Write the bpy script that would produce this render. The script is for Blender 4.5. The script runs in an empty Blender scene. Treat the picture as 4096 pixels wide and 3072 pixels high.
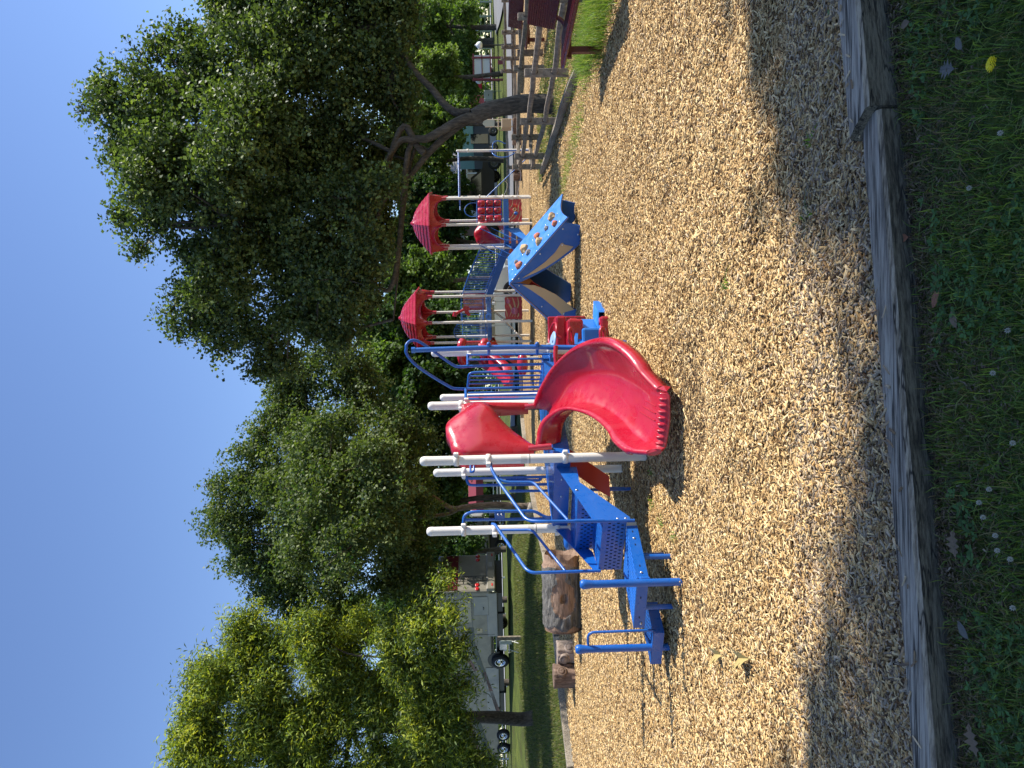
import bpy, bmesh, math, random
import numpy as np
from mathutils import Vector, Matrix, noise
random.seed(7); RNG = np.random.default_rng(11)
SC = bpy.context.scene
COL = SC.collection

# ---------------------------------------------------------------- camera
HC = 1.39                       # eye height
FPX = 2900.0                    # focal length in pixels of the 4096 px long side
PITCH, ROLL = 0.020, 0.0215
F_ = Vector((0, math.cos(PITCH), -math.sin(PITCH)))
R0 = Vector((1, 0, 0)); U0 = Vector((0, math.sin(PITCH), math.cos(PITCH)))
RI = R0*math.cos(ROLL) - U0*math.sin(ROLL)
UI = U0*math.cos(ROLL) + R0*math.sin(ROLL)
cam = bpy.data.cameras.new('camera'); camo = bpy.data.objects.new('camera', cam); COL.objects.link(camo)
cam.sensor_fit = 'HORIZONTAL'; cam.sensor_width = 36; cam.lens = 36*FPX/4096
cam.clip_start = 0.05; cam.clip_end = 3000
M = Matrix((( -UI.x, RI.x, -F_.x, 0), (-UI.y, RI.y, -F_.y, 0), (-UI.z, RI.z, -F_.z, HC), (0, 0, 0, 1)))
camo.matrix_world = M           # the photograph is turned on its side: world up points to picture left
SC.camera = camo

# ---------------------------------------------------------------- light
SUN_EL, SUN_AZ = math.radians(44), math.radians(86)   # azimuth clockwise from +Y
w = bpy.data.worlds.new("World"); SC.world = w; w.use_nodes = True
nt = w.node_tree; bg = nt.nodes['Background']
sky = nt.nodes.new('ShaderNodeTexSky'); sky.sky_type = 'NISHITA'; sky.sun_disc = False
sky.sun_elevation = SUN_EL; sky.sun_rotation = SUN_AZ
sky.air_density = 1.0; sky.dust_density = 0.2; sky.ozone_density = 3.2
hs = nt.nodes.new('ShaderNodeHueSaturation'); hs.inputs['Saturation'].default_value = 1.06; hs.inputs['Hue'].default_value = .508
nt.links.new(sky.outputs[0], hs.inputs['Color']); nt.links.new(hs.outputs[0], bg.inputs[0]); bg.inputs[1].default_value = 0.128
sl = bpy.data.lights.new('sun', 'SUN'); sl.energy = 5.0; sl.angle = math.radians(0.5); sl.color = (1.0, 0.95, 0.86)
so = bpy.data.objects.new('sun', sl); COL.objects.link(so)
SUN = Vector((math.sin(SUN_AZ)*math.cos(SUN_EL), math.cos(SUN_AZ)*math.cos(SUN_EL), math.sin(SUN_EL)))
so.rotation_euler = SUN.to_track_quat('Z', 'Y').to_euler(); so.location = (20, 0, 30)
SC.view_settings.view_transform = 'Standard'; SC.view_settings.look = 'None'
SC.view_settings.exposure = 0.72; SC.view_settings.gamma = 1
SC.cycles.max_bounces = 6; SC.cycles.diffuse_bounces = 3; SC.cycles.glossy_bounces = 3
SC.cycles.transmission_bounces = 4; SC.cycles.transparent_max_bounces = 8

# ---------------------------------------------------------------- terrain and picture measurements
def clamp(v, a, b): return max(a, min(b, v))
def sstep(t): t = clamp(t, 0, 1); return t*t*(3-2*t)
def gz(x, y):
    z = .02*clamp(y-16, 0, 15) + .05*clamp(y-31, 0, 12) + .012*clamp(y-43, 0, 70)
    z += .03*clamp(y-16.5, 0, 22)*sstep((-x-5.0-.0*y)/2.5)*(1-.92*clamp((y-35)/11, 0, 1))
    return z
def ray(U, V):
    return F_ + RI*((U-1536)/FPX) - UI*((V-2048)/FPX)
def W(U, V, d):                  # world point seen at upright pixel U,V of the photograph, d metres away
    r = ray(U, V); return Vector((0, 0, HC)) + r*(d/r.y)
def Z(y0, x, y, d, s=.54250, x0=1600):   # same, from a measured crop
    return W(3072-y0-s*y, x0+s*x, d)
def G(U, V, z0=None):
    r = ray(U, V); d = 1.0; st = .25
    while d < 400:
        p = Vector((0, 0, HC)) + r*(d/r.y)
        g = gz(p.x, p.y) if z0 is None else z0
        if p.z < g:
            lo, hi = d-st, d
            for _ in range(24):
                m = (lo+hi)/2; p = Vector((0, 0, HC)) + r*(m/r.y)
                g = gz(p.x, p.y) if z0 is None else z0
                if p.z < g: hi = m
                else: lo = m
            return p
        d += st
    return p
def onz(p, z): return Vector((p[0], p[1], z))
def gnd(x, y, dz=0): return Vector((x, y, gz(x, y)+dz))

# ---------------------------------------------------------------- materials
def mat(name, col, rough=.5, metal=0, coat=0, bump=None, var=None, spec=.5):
    """bump=(scale, strength, distance); var=(scale, amount, second colour)"""
    m = bpy.data.materials.new(name); m.use_nodes = True; t = m.node_tree; b = t.nodes['Principled BSDF']
    b.inputs['Base Color'].default_value = (*col, 1); b.inputs['Roughness'].default_value = rough
    b.inputs['Metallic'].default_value = metal; b.inputs['Coat Weight'].default_value = coat
    b.inputs['Specular IOR Level'].default_value = spec
    tc = t.nodes.new('ShaderNodeTexCoord')
    if var:
        n = t.nodes.new('ShaderNodeTexNoise'); n.inputs['Scale'].default_value = var[0]; n.inputs['Detail'].default_value = 6
        n.inputs['Roughness'].default_value = .65
        t.links.new(tc.outputs['Object'], n.inputs['Vector'])
        r = t.nodes.new('ShaderNodeMapRange'); r.inputs[1].default_value = .38; r.inputs[2].default_value = .65
        r.inputs[3].default_value = 0; r.inputs[4].default_value = var[1]
        t.links.new(n.outputs['Fac'], r.inputs[0])
        mx = t.nodes.new('ShaderNodeMix'); mx.data_type = 'RGBA'
        mx.inputs[6].default_value = (*col, 1); mx.inputs[7].default_value = (*var[2], 1)
        t.links.new(r.outputs[0], mx.inputs[0]); t.links.new(mx.outputs[2], b.inputs['Base Color'])
        if rough < .5:        # dust and scuffs dull the gloss in patches
            n5 = t.nodes.new('ShaderNodeTexNoise'); n5.inputs['Scale'].default_value = var[0]*2.3; n5.inputs['Detail'].default_value = 8; n5.inputs['Roughness'].default_value = .7
            t.links.new(tc.outputs['Object'], n5.inputs['Vector'])
            r5 = t.nodes.new('ShaderNodeMapRange'); r5.inputs[1].default_value = .4; r5.inputs[2].default_value = .68; r5.inputs[3].default_value = rough*.8; r5.inputs[4].default_value = min(.9, rough+.3)
            t.links.new(n5.outputs['Fac'], r5.inputs[0]); t.links.new(r5.outputs[0], b.inputs['Roughness'])
    if bump:
        n = t.nodes.new('ShaderNodeTexNoise'); n.inputs['Scale'].default_value = bump[0]; n.inputs['Detail'].default_value = 5
        t.links.new(tc.outputs['Object'], n.inputs['Vector'])
        bp = t.nodes.new('ShaderNodeBump'); bp.inputs['Strength'].default_value = bump[1]; bp.inputs['Distance'].default_value = bump[2]
        t.links.new(n.outputs['Fac'], bp.inputs['Height']); t.links.new(bp.outputs[0], b.inputs['Normal'])
    return m
RED = mat('red_plastic', (.37, .003, .018), .25, coat=.4, bump=(14, .08, .01), var=(3, .5, (.45, .016, .036)))
ORANGE = mat('orange_plastic', (.60, .055, .018), .38, var=(3, .4, (.5, .03, .02)))
BLUE = mat('blue_coating', (.006, .10, .40), .30, coat=.3, bump=(90, .10, .003), var=(5, .3, (.012, .10, .40)))
BLUEP = mat('blue_panel', (.016, .16, .54), .42, bump=(60, .08, .003), var=(4, .3, (.03, .18, .58)))
BLUED = mat('blue_side_panel', (.010, .09, .34), .45, var=(4, .3, (.016, .095, .36)))
WHITE = mat('white_coated_steel', (.76, .72, .66), .34, coat=.2, var=(2.5, .35, (.70, .65, .57)), bump=(120, .04, .002))
GRAYP = mat('worn_white_coating', (.62, .59, .53), .5, var=(8, .4, (.5, .46, .4)))
TANP = mat('tan_panel', (.48, .33, .17), .55, var=(5, .3, (.42, .28, .14)))
STEEL = mat('bolt_steel', (.65, .65, .66), .3, metal=1)
BLACKM = mat('black_metal', (.012, .012, .013), .4)
BLACKR = mat('rubber', (.012, .012, .012), .8)
HOLE = mat('dark_slot', (.004, .01, .03), .9)
MAROON = mat('maroon_coating', (.085, .004, .007), .32, coat=.1, var=(6, .3, (.07, .006, .008)))
MAROONR = mat('maroon_roof', (.22, .035, .045), .6)
def wood_mat(name, c1, c2, sc=(1, 14, 14), rough=.85, bumpd=.006, crack=.5, split=False):
    m = bpy.data.materials.new(name); m.use_nodes = True; t = m.node_tree; b = t.nodes['Principled BSDF']
    b.inputs['Roughness'].default_value = rough
    tc = t.nodes.new('ShaderNodeTexCoord'); mp = t.nodes.new('ShaderNodeMapping'); mp.inputs['Scale'].default_value = sc
    t.links.new(tc.outputs['Object'], mp.inputs[0])
    n = t.nodes.new('ShaderNodeTexNoise'); n.inputs['Scale'].default_value = 4; n.inputs['Detail'].default_value = 8; n.inputs['Roughness'].default_value = .7
    t.links.new(mp.outputs[0], n.inputs['Vector'])
    n2 = t.nodes.new('ShaderNodeTexNoise'); n2.inputs['Scale'].default_value = 1.3; n2.inputs['Detail'].default_value = 3
    t.links.new(tc.outputs['Object'], n2.inputs['Vector'])
    cr = t.nodes.new('ShaderNodeValToRGB'); e = cr.color_ramp.elements
    e[0].position = .30; e[0].color = (*[c*.35 for c in c1], 1); e[1].position = .72; e[1].color = (*c2, 1)
    k = e.new(.45); k.color = (*c1, 1)
    if split: e[0].position = .38; e[2].position = .60; k.position = .47
    ad = t.nodes.new('ShaderNodeMath'); ad.operation = 'MULTIPLY_ADD'; ad.inputs[1].default_value = .3; 
    t.links.new(n2.outputs['Fac'], ad.inputs[0]); 
    sb = t.nodes.new('ShaderNodeMath'); sb.operation = 'SUBTRACT'; sb.inputs[1].default_value = .15
    t.links.new(n.outputs['Fac'], sb.inputs[0]); t.links.new(sb.outputs[0], ad.inputs[2])
    t.links.new(ad.outputs[0], cr.inputs[0]); t.links.new(cr.outputs[0], b.inputs['Base Color'])
    if split:      # long drying cracks
        mp2 = t.nodes.new('ShaderNodeMapping'); mp2.inputs['Scale'].default_value = (.22, 11, 11); t.links.new(tc.outputs['Object'], mp2.inputs[0])
        n4 = t.nodes.new('ShaderNodeTexNoise'); n4.inputs['Scale'].default_value = 1.6; n4.inputs['Detail'].default_value = 4; t.links.new(mp2.outputs[0], n4.inputs['Vector'])
        s1 = t.nodes.new('ShaderNodeMath'); s1.operation = 'SUBTRACT'; s1.inputs[1].default_value = .52; t.links.new(n4.outputs['Fac'], s1.inputs[0])
        s2 = t.nodes.new('ShaderNodeMath'); s2.operation = 'ABSOLUTE'; t.links.new(s1.outputs[0], s2.inputs[0])
        s3 = t.nodes.new('ShaderNodeMapRange'); s3.inputs[1].default_value = .004; s3.inputs[2].default_value = .016; s3.inputs[3].default_value = .12; s3.inputs[4].default_value = 1; t.links.new(s2.outputs[0], s3.inputs[0])
        m4 = t.nodes.new('ShaderNodeMix'); m4.data_type = 'RGBA'; m4.blend_type = 'MULTIPLY'; m4.inputs[0].default_value = 1
        t.links.new(cr.outputs[0], m4.inputs[6]); t.links.new(s3.outputs[0], m4.inputs[7]); t.links.new(m4.outputs[2], b.inputs['Base Color'])
    bp = t.nodes.new('ShaderNodeBump'); bp.inputs['Strength'].default_value = crack; bp.inputs['Distance'].default_value = bumpd
    t.links.new(n.outputs['Fac'], bp.inputs['Height']); t.links.new(bp.outputs[0], b.inputs['Normal'])
    return m
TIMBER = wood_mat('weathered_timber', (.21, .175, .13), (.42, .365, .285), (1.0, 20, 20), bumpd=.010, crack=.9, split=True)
TIMBERF = wood_mat('shade_tinted_timber_side', (.070, .062, .046), (.16, .145, .11), (1.2, 26, 26), bumpd=.010, crack=.9, split=True)  # darker front face: shade put into the colour, partly its own browner wood
RAILW = wood_mat('grey_fence_rail', (.17, .14, .11), (.34, .28, .22), (3, 3, 3))
BARK = wood_mat('tree_bark', (.060, .048, .038), (.17, .14, .11), (5, 5, 1.2), bumpd=.03, crack=1.0)
BARKL = wood_mat('light_bark', (.14, .10, .07), (.27, .21, .16), (5, 5, 1.2), bumpd=.03, crack=1.0)
STUMPW = wood_mat('carved_brown_resin', (.12, .075, .05), (.27, .18, .13), (5, 5, 1.6), bumpd=.02)
STUMPL = wood_mat('carved_pale_resin', (.25, .19, .15), (.42, .33, .27), (5, 5, 1.6), bumpd=.02)
LOGI = wood_mat('log_inner_brown', (.23, .145, .095), (.37, .25, .18), (1.5, 9, 9), bumpd=.015)
LOGB = wood_mat('log_grey_bark', (.12, .112, .10), (.25, .235, .21), (1.2, 5, 5), bumpd=.06, crack=1.0)

# ---------------------------------------------------------------- mesh helpers
class MB:
    def __init__(s): s.v = []; s.f = []; s.sm = []; s.mi = []; s.k = 0
    def add(s, vs, fs, smooth=False):
        o = len(s.v); s.v += [tuple(p) for p in vs]
        for f in fs: s.f.append(tuple(i+o for i in f)); s.sm.append(smooth); s.mi.append(s.k)
    def box(s, c, size, ax=None, bev=0.0):
        """ax = 3 unit vectors"""
        c = Vector(c); ax = ax or (Vector((1, 0, 0)), Vector((0, 1, 0)), Vector((0, 0, 1)))
        hx, hy, hz = [k/2 for k in size]
        if bev <= 0 or min(size) < 2.2*bev:
            vs = [c+ax[0]*(i*hx)+ax[1]*(j*hy)+ax[2]*(k*hz) for k in (-1, 1) for j in (-1, 1) for i in (-1, 1)]
            s.add(vs, [(0, 2, 3, 1), (4, 5, 7, 6), (0, 1, 5, 4), (2, 6, 7, 3), (0, 4, 6, 2), (1, 3, 7, 5)]); return
        bm = bmesh.new(); bmesh.ops.create_cube(bm, size=1)
        for v in bm.verts: v.co = Vector((v.co.x*size[0], v.co.y*size[1], v.co.z*size[2]))
        bmesh.ops.bevel(bm, geom=bm.edges[:], offset=bev, segments=2, affect='EDGES', profile=.5)
        s.bm(bm, lambda p: c+ax[0]*p.x+ax[1]*p.y+ax[2]*p.z)
    def bm(s, bm, fn=lambda p: p, smooth=False):
        bm.verts.index_update()
        s.add([fn(v.co) for v in bm.verts], [[v.index for v in f.verts] for f in bm.faces], smooth); bm.free()
    def beam(s, a, b, wd, ht, up=(0, 0, 1), bev=0.0):
        a = Vector(a); b = Vector(b); d = (b-a); L = d.length; d.normalize(); up = Vector(up)
        y = up.cross(d)
        if y.length < 1e-4: y = Vector((1, 0, 0))
        y.normalize(); z = d.cross(y)
        s.box((a+b)/2, (L, wd, ht), (d, y, z), bev)
    def tube(s, pts, r, n=10, caps=True, closed=False, rads=None, oval=1.0):
        pts = [Vector(p) for p in pts]; m = len(pts)
        up = None; rings = []
        for i, p in enumerate(pts):
            if closed: d = pts[(i+1) % m]-pts[i-1]
            else: d = pts[min(i+1, m-1)]-pts[max(i-1, 0)]
            if d.length < 1e-9: d = Vector((0, 0, 1))
            d.normalize()
            if up is None:
                up = Vector((0, 0, 1)) if abs(d.z) < .9 else Vector((1, 0, 0))
            x = up - d*up.dot(d)
            if x.length < 1e-5: x = d.orthogonal()
            x.normalize(); up = x; y = d.cross(x)
            rr = rads[i] if rads else r
            rings.append([p+x*math.cos(2*math.pi*k/n)*rr+y*math.sin(2*math.pi*k/n)*rr*oval for k in range(n)])
        vs = [q for ring in rings for q in ring]; fs = []
        for i in range(m if closed else m-1):
            j = (i+1) % m
            for k in range(n):
                fs.append((i*n+k, i*n+(k+1) % n, j*n+(k+1) % n, j*n+k))
        s.add(vs, fs, True)
        if caps and not closed:
            s.add(rings[0], [tuple(range(n))[::-1]]); s.add(rings[-1], [tuple(range(n))])
    def cyl(s, a, b, r, n=16, r2=None): s.tube([a, b], r, n, rads=[r, r if r2 is None else r2])
    def lathe(s, c, prof, n=20, axis=(0, 0, 1), smooth=True):
        c = Vector(c); a = Vector(axis).normalized(); x = a.orthogonal().normalized(); y = a.cross(x)
        vs = []; m = len(prof)
        for (r, h) in prof:
            for k in range(n):
                t = 2*math.pi*k/n; vs.append(c+a*h+x*(r*math.cos(t))+y*(r*math.sin(t)))
        s.add(vs, [(i*n+k, i*n+(k+1) % n, (i+1)*n+(k+1) % n, (i+1)*n+k) for i in range(m-1) for k in range(n)], smooth)
    def ball(s, c, r, seg=14, sc=(1, 1, 1)):
        bm = bmesh.new(); bmesh.ops.create_uvsphere(bm, u_segments=seg, v_segments=max(6, seg//2+1), radius=r)
        c = Vector(c); s.bm(bm, lambda p: c+Vector((p.x*sc[0], p.y*sc[1], p.z*sc[2])), True)
    def prism(s, poly, nrm, th, smooth=False):
        """poly: list of 3D points (planar), extruded by th along nrm (centred)"""
        nrm = Vector(nrm).normalized(); n = len(poly)
        a = [Vector(p)-nrm*(th/2) for p in poly]; b = [Vector(p)+nrm*(th/2) for p in poly]
        s.add(a+b, [tuple(range(n))[::-1], tuple(range(n, 2*n))]+[(i, (i+1) % n, n+(i+1) % n, n+i) for i in range(n)], smooth)
    def grid(s, rows, smooth=True, closeu=False):
        n = len(rows[0]); m = len(rows)
        vs = [p for r in rows for p in r]
        s.add(vs, [(i*n+k, i*n+(k+1) % n, (i+1)*n+(k+1) % n, (i+1)*n+k) for i in range(m-1) for k in range(n if closeu else n-1)], smooth)
    def build(s, name, mats, parent=None, label=None):
        me = bpy.data.meshes.new(name); 
        org = Vector((0, 0, 0))
        if parent is not None: org = Vector(parent.get('_o', (0, 0, 0)))
        vs = [(p[0]-org.x, p[1]-org.y, p[2]-org.z) for p in s.v]
        me.from_pydata(vs, [], s.f)
        me.polygons.foreach_set('use_smooth', s.sm)
        if not isinstance(mats, (list, tuple)): mats = [mats]
        for m in mats: me.materials.append(m)
        if len(mats) > 1: me.polygons.foreach_set('material_index', [min(k, len(mats)-1) for k in s.mi])
        me.update()
        o = bpy.data.objects.new(name, me); COL.objects.link(o)
        if parent is not None: o.parent = parent; o['_o'] = list(org)
        if label: o['label'] = label
        return o
def thing(name, label, cat, loc=(0, 0, 0), group=None):
    o = bpy.data.objects.new(name, None); COL.objects.link(o); o.location = loc; o['_o'] = list(loc)
    o['label'] = label; o['category'] = cat; o.empty_display_size = .2
    if group: o['group'] = group
    return o
def tag(o, label=None, cat=None, group=None, kind=None):
    if label: o['label'] = label
    if cat: o['category'] = cat
    if group: o['group'] = group
    if kind: o['kind'] = kind
    return o
def copy_thing(root, loc, rotz=0, label=None, scale=1):
    def cp(o, par):
        c = o.copy(); COL.objects.link(c)
        if par is not None: c.parent = par
        for ch in list(o.children): cp(ch, c)
        return c
    r = cp(root, None); r.location = loc; r.rotation_euler = (0, 0, rotz); r.scale = (scale,)*3
    if label: r['label'] = label
    return r
def fillet(pts, r, n=6):
    pts = [Vector(p) for p in pts]; out = [pts[0]]
    for i in range(1, len(pts)-1):
        p = pts[i]; a = (pts[i-1]-p); b = (pts[i+1]-p); rr = min(r, a.length*.48, b.length*.48)
        a = p+a.normalized()*rr; b = p+b.normalized()*rr
        for k in range(n+1):
            t = k/n; out.append(a*(1-t)**2+p*2*t*(1-t)+b*t*t)
    out.append(pts[-1]); return out
def catmull(pts, n=6):
    pts = [Vector(p) for p in pts]; P = [pts[0]*2-pts[1]]+pts+[pts[-1]*2-pts[-2]]; out = []
    for i in range(1, len(P)-2):
        a, b, c, d = P[i-1:i+3]
        for k in range(n):
            t = k/n; out.append(.5*((2*b)+(c-a)*t+(2*a-5*b+4*c-d)*t*t+(3*b-a-3*c+d)*t**3))
    out.append(pts[-1]); return out
def V3(a): return Vector(a)

# ================================================================ GROUND
def grass_mat(name='ground_grass'):
    m = bpy.data.materials.new(name); m.use_nodes = True; t = m.node_tree; b = t.nodes['Principled BSDF']
    b.inputs['Roughness'].default_value = .9; b.inputs['Specular IOR Level'].default_value = .15
    tc = t.nodes.new('ShaderNodeTexCoord')
    n = t.nodes.new('ShaderNodeTexNoise'); n.inputs['Scale'].default_value = .8; n.inputs['Detail'].default_value = 12; n.inputs['Roughness'].default_value = .75
    t.links.new(tc.outputs['Object'], n.inputs['Vector'])
    cr = t.nodes.new('ShaderNodeValToRGB'); e = cr.color_ramp.elements
    e[0].position = .36; e[0].color = (.075, .065, .030, 1); e[1].position = .66; e[1].color = (.16, .19, .040, 1)
    k = e.new(.5); k.color = (.085, .115, .026, 1)
    t.links.new(n.outputs['Fac'], cr.inputs[0])
    n2 = t.nodes.new('ShaderNodeTexNoise'); n2.inputs['Scale'].default_value = 30; n2.inputs['Detail'].default_value = 5
    t.links.new(tc.outputs['Object'], n2.inputs['Vector'])
    mx = t.nodes.new('ShaderNodeMix'); mx.data_type = 'RGBA'; mx.blend_type = 'MULTIPLY'; mx.inputs[0].default_value = .8
    cr2 = t.nodes.new('ShaderNodeValToRGB'); cr2.color_ramp.elements[0].position = .35; cr2.color_ramp.elements[0].color = (.35, .4, .35, 1)
    cr2.color_ramp.elements[1].position = .62; cr2.color_ramp.elements[1].color = (1.15, 1.1, 1, 1)
    t.links.new(n2.outputs['Fac'], cr2.inputs[0])
    t.links.new(cr.outputs[0], mx.inputs[6]); t.links.new(cr2.outputs[0], mx.inputs[7]); t.links.new(mx.outputs[2], b.inputs['Base Color'])
    bp = t.nodes.new('ShaderNodeBump'); bp.inputs['Strength'].default_value = 1; bp.inputs['Distance'].default_value = .05
    t.links.new(n2.outputs['Fac'], bp.inputs['Height']); t.links.new(bp.outputs[0], b.inputs['Normal'])
    return m
GRASS = grass_mat()
TL0, TL1 = G(0, 3636, .10), G(1536, 3497, .12)      # far top edge of the front timbers
TR0, TR1 = G(2560, 3388, .14), G(3072, 3330, .14)
tdir = (TR1-TL0); tdir.z = 0; tdir.normalize(); tn = Vector((-tdir.y, tdir.x, 0))
def yfront(x): return TL1.y + (x-TL1.x)*tdir.y/tdir.x
def lerpt(tab, y):
    for (a, b), (c, d) in zip(tab, tab[1:]):
        if y <= c: return b+(d-b)*clamp((y-a)/(c-a), 0, 1)
    return tab[-1][1]
# terrain sheet reaching the horizon
ys = [-60, -30, -15, -8, -4, -2, 0, 1, 1.6]+[1.9+.05*i for i in range(24)]+[4, 7, 10, 13]+[14+.8*i for i in range(40)]+[47, 50, 54, 60, 68, 78, 90, 105, 125, 160, 220, 320, 500, 800]
xs = [-800, -400, -200, -120, -80, -60]+[-48+1.2*i for i in range(80)]+[52, 60, 80, 120, 200, 400, 800]

mb = MB(); mb.grid([[Vector((x, y, gz(x, y)-(-.02 if y < 1.8 or (y < 3.2 and y < yfront(x)-.07) else .13 if y < 29.5 and -4.2-max(0, 14-y)*.3 < x < 8 else .03))) for x in xs] for y in ys])
tag(mb.build('ground', GRASS), 'rough green lawn under and around the playground', kind='structure')

# wood chip bed ------------------------------------------------------------
XL = [(2, -14), (13.2, -12), (14.7, -7.85), (16.6, -7.0), (17.4, -6.1), (20.5, -4.8), (22.4, -4.6), (25, -3.95), (28, -3.2), (31, -1.5)]
XR = [(2, 9), (12, 9), (20, 9.5), (24, 14), (31, 15)]
HOLL = [(-.25, 5.15, .42, -.05), (-.1, 4.75, .3, .018), (.75, 3.75, .16, -.035), (.95, 3.9, .14, .02), (-.9, 3.25, .14, -.03), (1.6, 3.5, .18, -.04), (-1.9, 5.0, .4, -.03), (-.35, 3.4, .12, -.028), (.3, 4.3, .15, -.03), (2.0, 4.4, .2, -.02), (1.1, 3.2, .12, -.03), (-1.7, 3.9, .25, -.025), (.2, 3.0, .2, .02), (2.3, 7.4, .6, .03), (-1.2, 4.4, .3, .02)]
HR = random.Random(5)
for _ in range(46):
    b_ = 2.9+4.6*HR.random(); a_ = HR.uniform(-.5, .5)*b_; HOLL.append((a_, b_, HR.uniform(.07, .16), HR.choice((-.026, -.034, -.02, .016))))
def und(x, y):
    base = 0.0
    for a, b, r, h in HOLL:
        d2 = ((x-a)**2+((y-b)*1.0)**2)/(r*r)
        if d2 < 6: base += h*math.exp(-d2)
    return base+.014*noise.noise(Vector((x*.9, y*.9, 0)))+.012*noise.noise(Vector((x*2.7, y*2.7, 3)))
def cz(x, y): return gz(x, y)+und(x, y)
rows = []
NV, NU = 110, 110
for j in range(NV+1):
    v = (j/NV)**1.6; row = []
    for i in range(NU+1):
        u = i/NU; yy = 2.3+v*28.7; x = lerpt(XL, yy)*(1-u)+lerpt(XR, yy)*u
        y = (yfront(x)-.06)*(1-v)+31*v
        row.append(Vector((x, y, cz(x, y))))
    rows.append(row)
def chip_ground():
    m = bpy.data.materials.new('wood_chip_bed'); m.use_nodes = True; t = m.node_tree; b = t.nodes['Principled BSDF']
    b.inputs['Roughness'].default_value = .85; b.inputs['Specular IOR Level'].default_value = .2
    tc = t.nodes.new('ShaderNodeTexCoord')
    n0 = t.nodes.new('ShaderNodeTexNoise'); n0.inputs['Scale'].default_value = 9; n0.inputs['Detail'].default_value = 2
    t.links.new(tc.outputs['Object'], n0.inputs['Vector'])
    vm = t.nodes.new('ShaderNodeVectorMath'); vm.operation = 'MULTIPLY_ADD'; vm.inputs[1].default_value = (.12, .12, .12)
    t.links.new(n0.outputs['Color'], vm.inputs[0]); t.links.new(tc.outputs['Object'], vm.inputs[2])
    def vor(scale, sc):
        mp = t.nodes.new('ShaderNodeMapping'); mp.inputs['Scale'].default_value = sc
        t.links.new(vm.outputs[0], mp.inputs[0])
        v = t.nodes.new('ShaderNodeTexVoronoi'); v.inputs['Scale'].default_value = scale
        t.links.new(mp.outputs[0], v.inputs['Vector']); return v
    a = vor(42, (1, .45, 1)); c = vor(36, (.45, 1, 1))
    mx = t.nodes.new('ShaderNodeMix'); mx.data_type = 'RGBA'; n1 = t.nodes.new('ShaderNodeTexNoise'); n1.inputs['Scale'].default_value = 14
    t.links.new(tc.outputs['Object'], n1.inputs['Vector'])
    st = t.nodes.new('ShaderNodeMath'); st.operation = 'GREATER_THAN'; st.inputs[1].default_value = .5; t.links.new(n1.outputs['Fac'], st.inputs[0])
    t.links.new(st.outputs[0], mx.inputs[0]); t.links.new(a.outputs['Color'], mx.inputs[6]); t.links.new(c.outputs['Color'], mx.inputs[7])
    sp = t.nodes.new('ShaderNodeSeparateColor'); t.links.new(mx.outputs[2], sp.inputs[0])
    cr = t.nodes.new('ShaderNodeValToRGB'); e = cr.color_ramp.elements
    for e_ in (0,): pass
    e[0].position = 0; e[0].color = (.07, .042, .02, 1); e[1].position = 1; e[1].color = (.70, .50, .24, 1)
    k = e.new(.3); k.color = (.30, .185, .08, 1); k = e.new(.62); k.color = (.50, .33, .145, 1)
    t.links.new(sp.outputs[0], cr.inputs[0])
    n3 = t.nodes.new('ShaderNodeTexNoise'); n3.inputs['Scale'].default_value = .8; n3.inputs['Detail'].default_value = 5
    t.links.new(tc.outputs['Object'], n3.inputs['Vector'])
    cr3 = t.nodes.new('ShaderNodeValToRGB'); cr3.color_ramp.elements[0].position = .35; cr3.color_ramp.elements[0].color = (.70, .68, .66, 1)
    cr3.color_ramp.elements[1].position = .65; cr3.color_ramp.elements[1].color = (1.05, 1.03, 1, 1)
    t.links.new(n3.outputs['Fac'], cr3.inputs[0])
    m2 = t.nodes.new('ShaderNodeMix'); m2.data_type = 'RGBA'; m2.blend_type = 'MULTIPLY'; m2.inputs[0].default_value = 1
    t.links.new(cr.outputs[0], m2.inputs[6]); t.links.new(cr3.outputs[0], m2.inputs[7]); t.links.new(m2.outputs[2], b.inputs['Base Color'])
    bp = t.nodes.new('ShaderNodeBump'); bp.inputs['Strength'].default_value = 1; bp.inputs['Distance'].default_value = .02
    t.links.new(sp.outputs[1], bp.inputs['Height']); t.links.new(bp.outputs[0], b.inputs['Normal'])
    return m
mb = MB(); mb.grid(rows); tag(mb.build('wood_chip_ground', chip_ground()), 'tan bed of wood chips covering the playground', kind='structure')

def vcol_mat(name, rough=.8, transl=0.0, spec=.2, tint=None):
    """colour comes from the mesh's own per-piece 'tint' attribute"""
    m = bpy.data.materials.new(name); m.use_nodes = True; t = m.node_tree; b = t.nodes['Principled BSDF']
    b.inputs['Roughness'].default_value = rough; b.inputs['Specular IOR Level'].default_value = spec
    at = t.nodes.new('ShaderNodeAttribute'); at.attribute_name = 'tint'
    t.links.new(at.outputs['Color'], b.inputs['Base Color'])
    if transl:
        tr = t.nodes.new('ShaderNodeBsdfTranslucent'); mx = t.nodes.new('ShaderNodeMixShader'); mx.inputs[0].default_value = transl
        g = t.nodes.new('ShaderNodeMix'); g.data_type = 'RGBA'; g.blend_type = 'MULTIPLY'; g.inputs[0].default_value = 1
        g.inputs[7].default_value = (*(tint or (1.9, 1.9, .7)), 1)
        t.links.new(at.outputs['Color'], g.inputs[6]); t.links.new(g.outputs[2], tr.inputs['Color'])
        t.links.new(b.outputs[0], mx.inputs[1]); t.links.new(tr.outputs[0], mx.inputs[2])
        t.links.new(mx.outputs[0], t.nodes['Material Output'].inputs['Surface'])
    return m
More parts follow.
